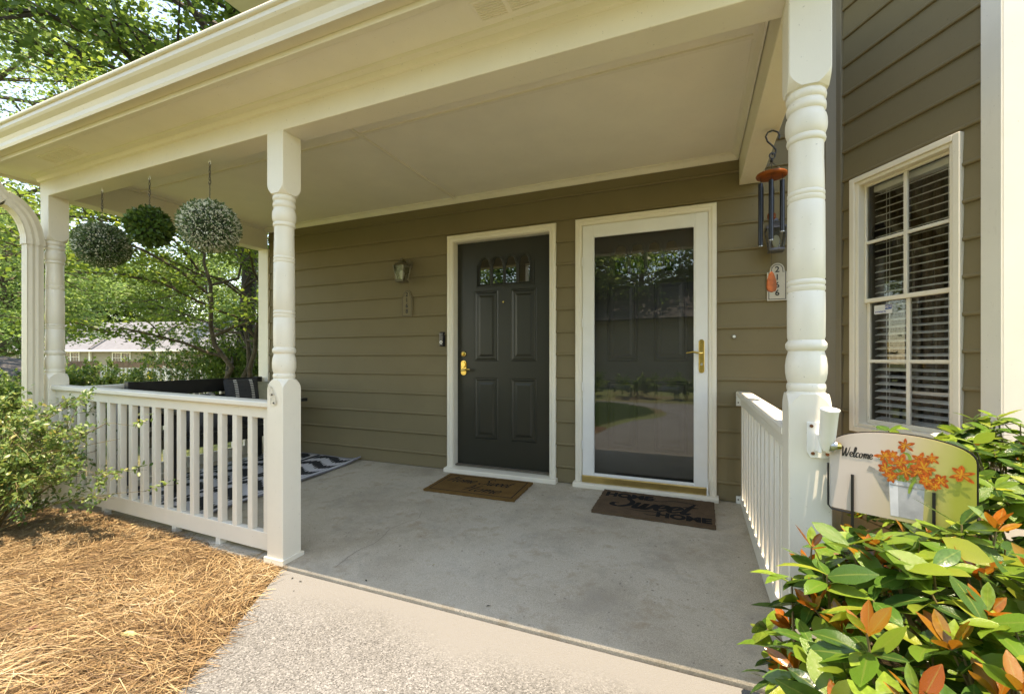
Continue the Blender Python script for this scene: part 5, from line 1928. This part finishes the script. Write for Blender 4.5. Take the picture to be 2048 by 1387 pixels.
def make_tree(name, label, loc, H, spread, tr, base, nlimb, nsec, nleaf, L, leafm, barkm, seed, sigma=.28, flat=.35, lean=(0, 0), stems=1, group=None, top=.95):
    global rng
    keep = rng
    rng = np.random.default_rng(seed)
    root = thing(name, label, 'tree', (0, 0, 0), group)
    tm, lm = MB(), MB()
    anchors = []
    for st_ in range(stems):
        a0_ = rng.random() * 6.28
        off = np.array([math.cos(a0_), math.sin(a0_), 0]) * (spread * .28 if stems > 1 else 0)
        p0 = np.array([off[0] * .12, off[1] * .12, -.2])
        p2 = np.array([lean[0] * H, lean[1] * H, H * top * rng.uniform(.85, 1)]) + off
        p1 = (p0 + p2) / 2 + np.array([rng.normal() * .05 * H, rng.normal() * .05 * H, .05 * H]) - off * .3
        tp = bez(p0, p1, p2, 14)
        tp[1:-1] += rng.normal(size=(12, 3)) * .012 * H * np.array([1, 1, .2])
        r0 = tr / math.sqrt(stems)
        tm.tube(tp, [r0 * (1.25 - .25 * min(1, i / 2)) * (1 - .9 * (i / 13)) for i in range(14)], 9, False)
        for li in range(nlimb // stems):
            f = base + (1 - base) * (li + rng.random()) / (nlimb // stems) * .97
            i = min(12, int(f * 13))
            o = tp[i] + (tp[i + 1] - tp[i]) * (f * 13 - i)
            fr_ = (f - base) / (1 - base)
            ln = spread * (.45 + .65 * math.sin(math.pi * min(1, fr_ * .72 + .22))) * rng.uniform(.7, 1.1)
            a = li * 2.4 + rng.normal() * .4 + st_
            up = ln * (.15 + .55 * fr_) * rng.uniform(.6, 1.3)
            e = o + np.array([math.cos(a) * ln, math.sin(a) * ln, up])
            m_ = (o + e) / 2 + np.array([0, 0, ln * rng.uniform(.05, .22)])
            lp = bez(o, m_, e, 9)
            lp[1:] += rng.normal(size=(8, 3)) * .025 * ln
            rl = r0 * .42 * (1 - .6 * fr_) + .006
            lm.tube(lp, [rl * (1 - .85 * k / 8) for k in range(9)], 6, False)
            for sj in range(nsec):
                g = rng.uniform(.25, 1)
                i2 = min(7, int(g * 8))
                o2_ = lp[i2] + (lp[i2 + 1] - lp[i2]) * (g * 8 - i2)
                a2 = a + rng.normal() * .95
                l2 = ln * rng.uniform(.22, .48)
                e2_ = o2_ + np.array([math.cos(a2) * l2, math.sin(a2) * l2, l2 * rng.normal() * flat + .08 * l2])
                sp_ = bez(o2_, (o2_ + e2_) / 2 + rng.normal(size=3) * .08 * l2, e2_, 5)
                lm.tube(sp_, [rl * .38 * (1 - .8 * k / 4) + .002 for k in range(5)], 4, False)
                anchors.append((sp_, l2))
    n = nleaf
    A = np.array([a[0] for a in anchors])
    Ls = np.array([a[1] for a in anchors])
    wgt = Ls / Ls.sum()
    idx = rng.choice(len(anchors), n, p=wgt)
    t = rng.random(n) * 3.999
    i = t.astype(int)
    P = A[idx, i] + (A[idx, i + 1] - A[idx, i]) * (t - i)[:, None]
    P = P + rng.normal(size=(n, 3)) * (Ls[idx] * sigma)[:, None] * np.array([1, 1, flat])
    d = unit(n) * np.array([1, 1, .5]) + np.array([0, 0, -.15])
    U = np.array([0, 0, 1.0]) + unit(n) * .75
    clump = rng.random(len(anchors))[idx]
    tint = np.clip(.55 * rng.random(n) + .45 * clump, 0, 1)
    link('trunk', tm.mesh('trunk', barkm), root, True)
    link('limbs', lm.mesh('limbs', barkm), root, True)
    f = link('crown', scatter_mesh('crown', (DIAMOND[0] * np.array([1.25, 1, 1]), DIAMOND[1]), P, basis(d, U), rng.uniform(.7, 1.25, n) * L, tint, leafm), root)
    f['kind'] = 'stuff'
    root.location = loc
    for c_ in root.children:
        c_.matrix_parent_inverse = Matrix.Identity(4)
    rng = keep
    return root

def ray_pos(u, F):
    p = (u - 1024) / 875
    q = (CF + CR * p) * F
    return float(q[0]), float(q[1])

def at_ray(u, F):
    x, y = ray_pos(u, F)
    return (x, y, float(terr(np.array(x), np.array(y))))

make_tree('understory_tree', 'small multi stemmed tree with layered bright leaves behind the black bench', at_ray(470, 7.6), 4.5, 2.8, .10, .24, 30, 9, 27000, .070, TREE_A, BARK, 11, .30, .22, stems=3)
make_tree('oak_tree', 'tall tree with a dark straight trunk rising beside the left wall end', at_ray(508, 9.3), 13.5, 4.2, .19, .48, 26, 10, 30000, .13, TREE_B, BARKD, 22, .30, .4)
make_tree('maple_tree', 'large leafy tree filling the sky at the upper left', at_ray(-150, 15.5), 17.5, 6.8, .30, .22, 44, 12, 72000, .12, TREE_C, BARK, 33, .30, .4)
# mid distance and far trees share two crowns
far1 = make_tree('shade_tree', 'pale green shade tree between the downspout and the left picture edge', at_ray(-10, 27), 12.5, 4.6, .24, .16, 36, 10, 30000, .21, TREE_C, BARK, 44, .32, .45, group='far background trees')
far2 = make_tree('shade_tree', 'broad green tree right behind the grey roofed house', at_ray(185, 66), 17, 6.2, .3, .15, 36, 10, 30000, .30, TREE_B, BARK, 55, .33, .5, group='far background trees')
far3 = [(far2, 90, 62, 1.0, 0, 'dark green tree behind the left end of the far house'), (far1, 300, 70, 1.5, 2.2, 'light green tree behind the middle of the far house roof'),
        (far2, 400, 64, 1.05, 3.9, 'green tree behind the far house near the bench back'), (far1, 520, 48, 1.2, 1.0, 'green tree seen low beside the left wall end'),
        (far2, -60, 74, 1.2, 4.4, 'tall green tree far beyond the left picture edge'),
        (far2, 20, 52, .9, 1.3, 'bushy green tree left of the downspout above the dark roof')]
for src, u_, F_, s_, rz, lb in far3:
    c_ = copy_tree(src)
    c_.location = at_ray(u_, F_)
    c_.rotation_euler = (0, 0, rz)
    c_.scale = (s_, s_, s_)
    c_['label'] = lb
for i, (x, y, s_, lb) in enumerate(((-6.5, -13, .8, 'leafy tree mirrored at the left of the storm door glass'), (-2.2, -17, .95, 'leafy tree mirrored in the middle of the storm door glass'), (3.5, -15, .8, 'leafy tree mirrored at the right of the storm door glass'))):
    c_ = copy_tree(far1)
    c_.location = (x, y, -.2)
    c_.rotation_euler = (0, 0, 1.7 * i)
    c_.scale = (s_, s_, s_)
    c_['label'] = lb
    c_['group'] = 'trees mirrored in the door glass'

# ---- hedge shrubs beyond the porch
for k, (u_, F_, h_, w_, lb) in enumerate(((165, 8.2, .98, .85, 'clipped green shrub just beyond the corner post'), (235, 8.8, .98, .85, 'clipped green shrub in the hedge below the far house'), (20, 7.4, .95, .9, 'green shrub left of the downspout'), (430, 9.4, 1.9, 1.25, 'tall green shrub behind the bench by the tree trunks'), (500, 8.6, 1.5, .9, 'green shrub beside the left end of the wall'), (90, 7.9, .9, .8, 'green shrub in the hedge hidden partly by the downspout'))):
    b_ = at_ray(u_, F_)
    small_shrub('hedge_shrub', lb, b_, 90, w_ * 1.1, h_ + .30, 15000, .056, HEDGE, STEM, group='hedge shrubs beyond the porch')

# ------------------------------------------------------------------ far houses
def far_frame(u0, F0, u1, F1):
    A, B = Vector(at_ray(u0, F0)), Vector(at_ray(u1, F1))
    d = Vector((B.x - A.x, B.y - A.y, 0))
    L = d.length
    d.normalize()
    n = Vector((d.y, -d.x, 0))
    if n.dot(Vector((-A.x, -A.y, 0))) < 0:
        n = -n
    return A, d, n, L
A, d_, n_, L_h = far_frame(-30, 44, 560, 40)
zg = -1.0
def FH(a, b, z):
    q = A + d_ * a + n_ * b
    return (q.x, q.y, z)
def z_at(v, F):
    return CAM_H + (716 - v) / 875 * F
eave, ridge = z_at(699, 42), z_at(644, 46)
fh = thing('neighbour_house', 'long taupe house with pale grey roof seen beyond the hedge', 'house', FH(L_h / 2, 0, zg))
mb = MB().obox(FH, 0, L_h, -7, 0, zg, eave)
mb.build('wall', FARSID, fh)
mb = MB()
mb.add([FH(-.3, .55, eave - .03), FH(L_h + .3, .55, eave - .03), FH(L_h + .3, -3.6, ridge), FH(-.3, -3.6, ridge), FH(-.3, -7.6, eave - .03), FH(L_h + .3, -7.6, eave - .03)], [(0, 1, 2, 3), (3, 2, 5, 4), (4, 5, 1, 0), (0, 3, 4), (1, 5, 2)])
roof = mb.build('roof', ROOFG, fh)
MB().obox(FH, -.3, L_h + .3, .5, .62, eave - .18, eave + .0).build('gutter', FARW, fh)
def a_of(u, F=42.5):
    x, y = ray_pos(u, F)
    p = (u - 1024) / 875
    dirv = CF + CR * p
    # intersect the view ray with the facade line
    det = dirv[0] * (-d_.y) + d_.x * dirv[1]
    return (dirv[0] * A.y - dirv[1] * A.x) / (-dirv[0] * d_.y + dirv[1] * d_.x) * -1 if False else float(np.linalg.solve(np.array([[dirv[0], -d_.x], [dirv[1], -d_.y]]), np.array([A.x, A.y]))[1])
for (u0, u1, v0, v1) in ((124, 160, 703, 724), (225, 262, 704, 726), (330, 352, 706, 722), (40, 78, 703, 724), (440, 470, 704, 724)):
    a0_, a1_ = a_of(u0), a_of(u1)
    Fm = 43
    z0_, z1_ = z_at(v1, Fm), z_at(v0, Fm)
    mb = MB()
    rect_frame(mb, FH, a0_, a1_, z0_, z1_, .10, .0, .06)
    am = (a0_ + a1_) / 2
    mb.obox(FH, am - .07, am + .07, .0, .055, z0_ + .1, z1_ - .1)
    w_ = mb.build('window', FARW, fh)
    for x0, x1 in ((a0_ + .1, am - .07), (am + .07, a1_ - .1)):
        MB().add([FH(x0, .02, z0_ + .1), FH(x1, .02, z0_ + .1), FH(x1, .02, z1_ - .1), FH(x0, .02, z1_ - .1)], [(0, 1, 2, 3)]).build('pane', FARGL, w_)
        for t in (1, 2):
            xm = x0 + (x1 - x0) * t / 3
            MB().obox(FH, xm - .012, xm + .012, .02, .04, z0_ + .1, z1_ - .1).build('muntin', FARW, w_)
        zm_ = (z0_ + z1_) / 2
        MB().obox(FH, x0, x1, .02, .045, zm_ - .02, zm_ + .02).build('muntin', FARW, w_)
for u_ in (183, 318, 415):
    a_ = a_of(u_)
    MB().obox(FH, a_ - .09, a_ + .09, .02, .2, zg, eave - .05).build('post', FARW, fh)
for u_, du in ((192, 10), (296, 4)):
    a_ = a_of(u_)
    mb = MB()
    mb.add([FH(a_ - .12, .60, eave + .02), FH(a_ + .12, .60, eave + .02), FH(a_ + .12 + .2, -2.6, ridge - .55), FH(a_ - .12 + .2, -2.6, ridge - .55), FH(a_ - .12, .60, eave - .02), FH(a_ + .12, .60, eave - .02)],
           [(0, 1, 2, 3), (0, 4, 5, 1)])
    for k in range(4):
        mb.v[k] = (mb.v[k][0], mb.v[k][1], mb.v[k][2] + .12)
    mb.build('roof_valley', ROOFD, roof)
# dark roof at the far left edge
b_ = at_ray(-20, 17)
rt_ = thing('neighbour_shed', 'low dark shingled roof at the left picture edge', 'shed', b_)
def RF(a, b, z):
    return (b_[0] + CR[0] * a + CF[0] * b, b_[1] + CR[1] * a + CF[1] * b, z)
zr, ze2 = z_at(712, 18), z_at(752, 16)
MB().obox(lambda a, b, z: RF(a, b, z), -3.0, 1.35, -1.0, 3.0, b_[2] - .1, ze2 + .04).build('wall', FARSID, rt_)
MB().add([RF(-3.2, -1.3, ze2), RF(1.6, -1.3, ze2), RF(-.6, 1, zr), RF(-3.2, 1, zr), RF(1.6, 3.3, ze2), RF(-3.2, 3.3, ze2)], [(0, 1, 2, 3), (1, 4, 2), (2, 4, 5, 3), (5, 4, 1, 0)]).build('roof', ROOFD, rt_)

# ---- brown rail fence with white posts and the yellow sign
Af, df, nf, Lf = far_frame(60, 19.5, 470, 15.5)
fence = thing('rail_fence', 'brown wooden rail fence with pale posts below the far house', 'fence', (Af.x + df.x * Lf / 2, Af.y + df.y * Lf / 2, -.7))
def FF(a, b, z):
    return (Af.x + df.x * a + nf.x * b, Af.y + df.y * a + nf.y * b, z)
def af(u):
    p = (u - 1024) / 875
    dv = CF + CR * p
    return float(np.linalg.solve(np.array([[dv[0], -df.x], [dv[1], -df.y]]), np.array([Af.x, Af.y]))[1])
gnd = -.75
for u0, u1 in ((95, 198), (216, 338), (344, 470)):
    MB().obox(FF, af(u0), af(u1), -.02, .04, z_at(735, 17), z_at(724, 17)).build('top_board', WOODBR, fence, bevel=.01)
    MB().obox(FF, af(u0), af(u1), -.04, .06, z_at(724, 17) + .003, z_at(722, 17)).build('cap_board', WOODBR, fence)
    k = 0
    a_ = af(u0) + .06
    while a_ < af(u1):
        MB().obox(FF, a_, a_ + .09, -.018, -.002, gnd, z_at(734, 17)).build('picket', WOODBR if u0 < 210 else FARW, fence)
        a_ += .24
for u_ in (207, 289, 333, 366, 402):
    a_ = af(u_)
    MB().obox(FF, a_ - .07, a_ + .07, -.08, .06, gnd, z_at(733, 17)).build('post', FARW, fence, bevel=.01)
    MB().obox(FF, a_ - .09, a_ + .09, -.1, .08, z_at(733, 17), z_at(731, 17)).build('post_cap', FARW, fence)
a_ = af(306)
ys = thing('yellow_sign', 'small yellow notice sign in a dark frame on the far fence', 'sign', FF(a_, .1, z_at(766, 17)))
MB().obox(FF, a_ - .20, a_ + .22, .065, .085, z_at(766, 17), z_at(741, 17)).build('frame', BLACK, ys)
MB().obox(FF, a_ - .17, a_ + .15, .0855, .092, z_at(763, 17), z_at(743.5, 17)).build('face', YELLOW, ys)
for k, (x0, x1, v_) in enumerate(((-.03, .09, 747.5), (.0, .07, 753), (-.05, .05, 758))):
    MB().obox(FF, a_ + x0, a_ + x1, .0922, .0935, z_at(v_ + 1.2, 17), z_at(v_ - 1.2, 17)).build('dark_mark', INK, ys)

# ---- building opposite, mirrored in the storm door
ob = thing('opposite_building', 'taupe building across the walkway mirrored in the storm door glass', 'house', (-1, -10.5, -.2))
MB().box(-9, 7, -17, -10.5, -.4, 2.6).build('wall', FARSID, ob)
MB().add([(-9.4, -10.0, 2.55), (7.4, -10.0, 2.55), (7.4, -13.7, 4.4), (-9.4, -13.7, 4.4), (-9.4, -17.4, 2.55), (7.4, -17.4, 2.55)], [(0, 1, 2, 3), (3, 2, 5, 4), (4, 5, 1, 0), (0, 3, 4), (1, 5, 2)]).build('roof', ROOFD, ob)
for x in (-6.2, 3.4):
    w_ = MB()
    w_.box(x, x + 1.4, -10.50, -10.44, .7, 2.0)
    w_ = w_.build('window', FARW, ob)
    MB().box(x + .08, x + 1.32, -10.439, -10.435, .78, 1.92).build('pane', FARGL, w_)
for i, x in enumerate((-4.6, -3.1, -1.6, -.1, 1.4, 2.9)):
    small_shrub('hedge_shrub', ('%s low dark shrub of the row mirrored in the storm door' % ('first', 'second', 'third', 'fourth', 'fifth', 'sixth')[i]), (x, -6.3 - .1 * (i % 2), -.2), 26, .8, .8, 2200, .085, TREE_B, STEM, group='shrubs mirrored in the door glass')

# ------------------------------------------------------------------ pine straw
bed = [(-5.4, 1.74), (-2.10, 1.74), (-2.06, 1.68)] + [(x - .0, y) for x, y in L_[1:17]] + [(-5.6, -.2)]
def straw_h(x, y):
    hh = .045 * np.sin(x * 2.3 + 1.0) * np.sin(y * 2.9 + .4) + .02 * np.sin(x * 6.1 + y * 4.3)
    edge = np.clip((-2.0 - x + (1.7 - y) * .55) / .35, 0, 1)
    return -.128 + edge * (.035 + .5 * hh) - .03 * np.clip((-3.6 - x), 0, 1)
gx, gy = np.linspace(-5.6, -1.2, 60), np.linspace(-.2, 1.71, 34)
X, Y = np.meshgrid(gx, gy, indexing='ij')
V = np.stack([X, Y, straw_h(X, Y) - .012], -1).reshape(-1, 3)
ins = inside(bed, V[:, 0], V[:, 1])
quads = []
for i in range(59):
    for j in range(33):
        a = i * 34 + j
        q = (a, a + 34, a + 35, a + 1)
        if ins[list(q)].all():
            quads.append(q)
quads = np.array(quads)
tag(link('straw_bed', fast_mesh('straw_bed', V, quads.ravel(), np.full(len(quads), 4), STRAWBED, None, True)), kind='structure')
N = 85000
px = rng.uniform(-5.0, -1.30, N)
py = rng.uniform(.30, 1.76, N)
k = inside(bed, px, py) | (inside(bed, px - .02, py + .03) & (rng.random(N) < .3))
px, py = px[k], py[k]
n = len(px)
flow = 1.1 * np.sin(px * 1.9 + py * 1.3) + .8 * np.sin(py * 4.1 - px * 2.2) + .35
ang = flow + rng.normal(size=n) * .75
L = rng.uniform(.07, .20, n)
up = rng.normal(size=n) * .13 + .05
dirs = np.stack([np.cos(ang), np.sin(ang), up], 1)
z = straw_h(px, py) + rng.random(n) ** 1.3 * .036
w = .0085
needle = (np.array([(-w, 0, 0), (w, 0, 0), (-w + .03, .5, .045), (w + .03, .5, .045), (-w * .5, 1, -.03), (w * .5, 1, -.03)]), [(0, 1, 3, 2), (2, 3, 5, 4)])
ctr = np.stack([px, py, z], 1) - dirs * (L / 2)[:, None]
patch = .5 + .28 * np.sin(px * 5.1 + 2 * np.sin(py * 3.7)) * np.sin(py * 6.3 + 1.2 * px)
tint = np.clip(patch * .42 + rng.random(n) * .85 - .17, 0, 1)
upv = np.array([0, 0, 1.0]) + unit(n) * .45
# constant real width: scale x separately
rot = basis(dirs, upv)
rot[:, :, 0] *= (.145 / L)[:, None] * rng.uniform(.75, 1.25, n)[:, None]
tag(link('pine_straw', scatter_mesh('pine_straw', needle, ctr, rot, L, tint, STRAWM)), 'golden brown pine straw mulch between the railing and the walkway', 'pine straw', kind='stuff')

# a few fallen leaves
def fallen(x, y, z, s, rz, m, lb, shp=1, roll=.15):
    v, f = LEAFSH[shp]
    me = bpy.data.meshes.new('fallen_leaf')
    me.from_pydata([tuple(p) for p in v], [], f)
    me.materials.append(m)
    me.shade_smooth()
    o = bpy.data.objects.new('fallen_leaf', me)
    col.objects.link(o)
    o.location = (x, y, z)
    o.rotation_euler = (.08, roll, rz)
    o.scale = (s, s, s)
    tag(o, lb, 'leaf', 'fallen leaves')
PALE = plain('pale_fallen_leaf', (.42, .40, .18), .5, var=.2, scale=60)
REDL = plain('red_brown_fallen_leaf', (.15, .055, .045), .6, var=.3, scale=60)
DARKL = plain('dark_fallen_leaf', (.025, .022, .016), .6, var=.3, scale=60)
def st_at(u, v, zz):
    p = (u - 1024) / 875
    r = CF + CR * p
    t = (zz - CAM_H) / ((716 - v) / 875)
    return float(r[0] * t), float(r[1] * t)
for (u_, v_, s_, rz, m, lb, zz) in ((240, 1270, .065, -1.1, PALE, 'large pale leaf lying on the pine straw', -.075), (335, 1180, .04, -1.4, PALE, 'small pale leaf lying on the pine straw', -.08), (262, 1062, .035, .4, PALE, 'pale leaf on the straw below the railing', -.1),
                                    (60, 1278, .055, .9, REDL, 'reddish brown leaf on the straw near the left edge', -.08)):
    x, y = st_at(u_, v_, zz)
    fallen(x, y, float(straw_h(np.array(x), np.array(y))) + .035, s_, rz, m, lb)
for (u_, v_, s_, rz, lb) in ((583, 1158, .018, .4, 'tiny dark leaf bit nearest the middle post'), (604, 1163, .020, 1.7, 'tiny dark leaf bit right of the first one by the post'), (590, 1180, .012, 2.9, 'smallest dark leaf bit on the walkway edge')):
    x, y = st_at(u_, v_, -.094)
    fallen(x, y, walk_z(y) + .004, s_, rz, DARKL, lb, 0)
for (u_, v_, s_, rz, lb) in ((733, 1156, .024, .9, 'dark round leaf on the porch floor edge'), (982, 1204, .022, 2.2, 'dark leaf bit on the porch floor below the mats'), (828, 1117, .02, 2.2, 'little leaf in the middle of the porch floor'), (867, 1128, .016, .3, 'leaf crumb beside the middle of the porch floor')):
    x, y = st_at(u_, v_, -.06)
    fallen(x, y, floor_z(y) + .004, s_, rz, DARKL if 'dark' in lb else DEAD, lb, 0)

# ------------------------------------------------------------------ render settings
scene.render.engine = 'CYCLES'
scene.cycles.max_bounces = 10
scene.cycles.diffuse_bounces = 5
scene.cycles.transparent_max_bounces = 16
scene.cycles.caustics_reflective = False
scene.cycles.caustics_refractive = False
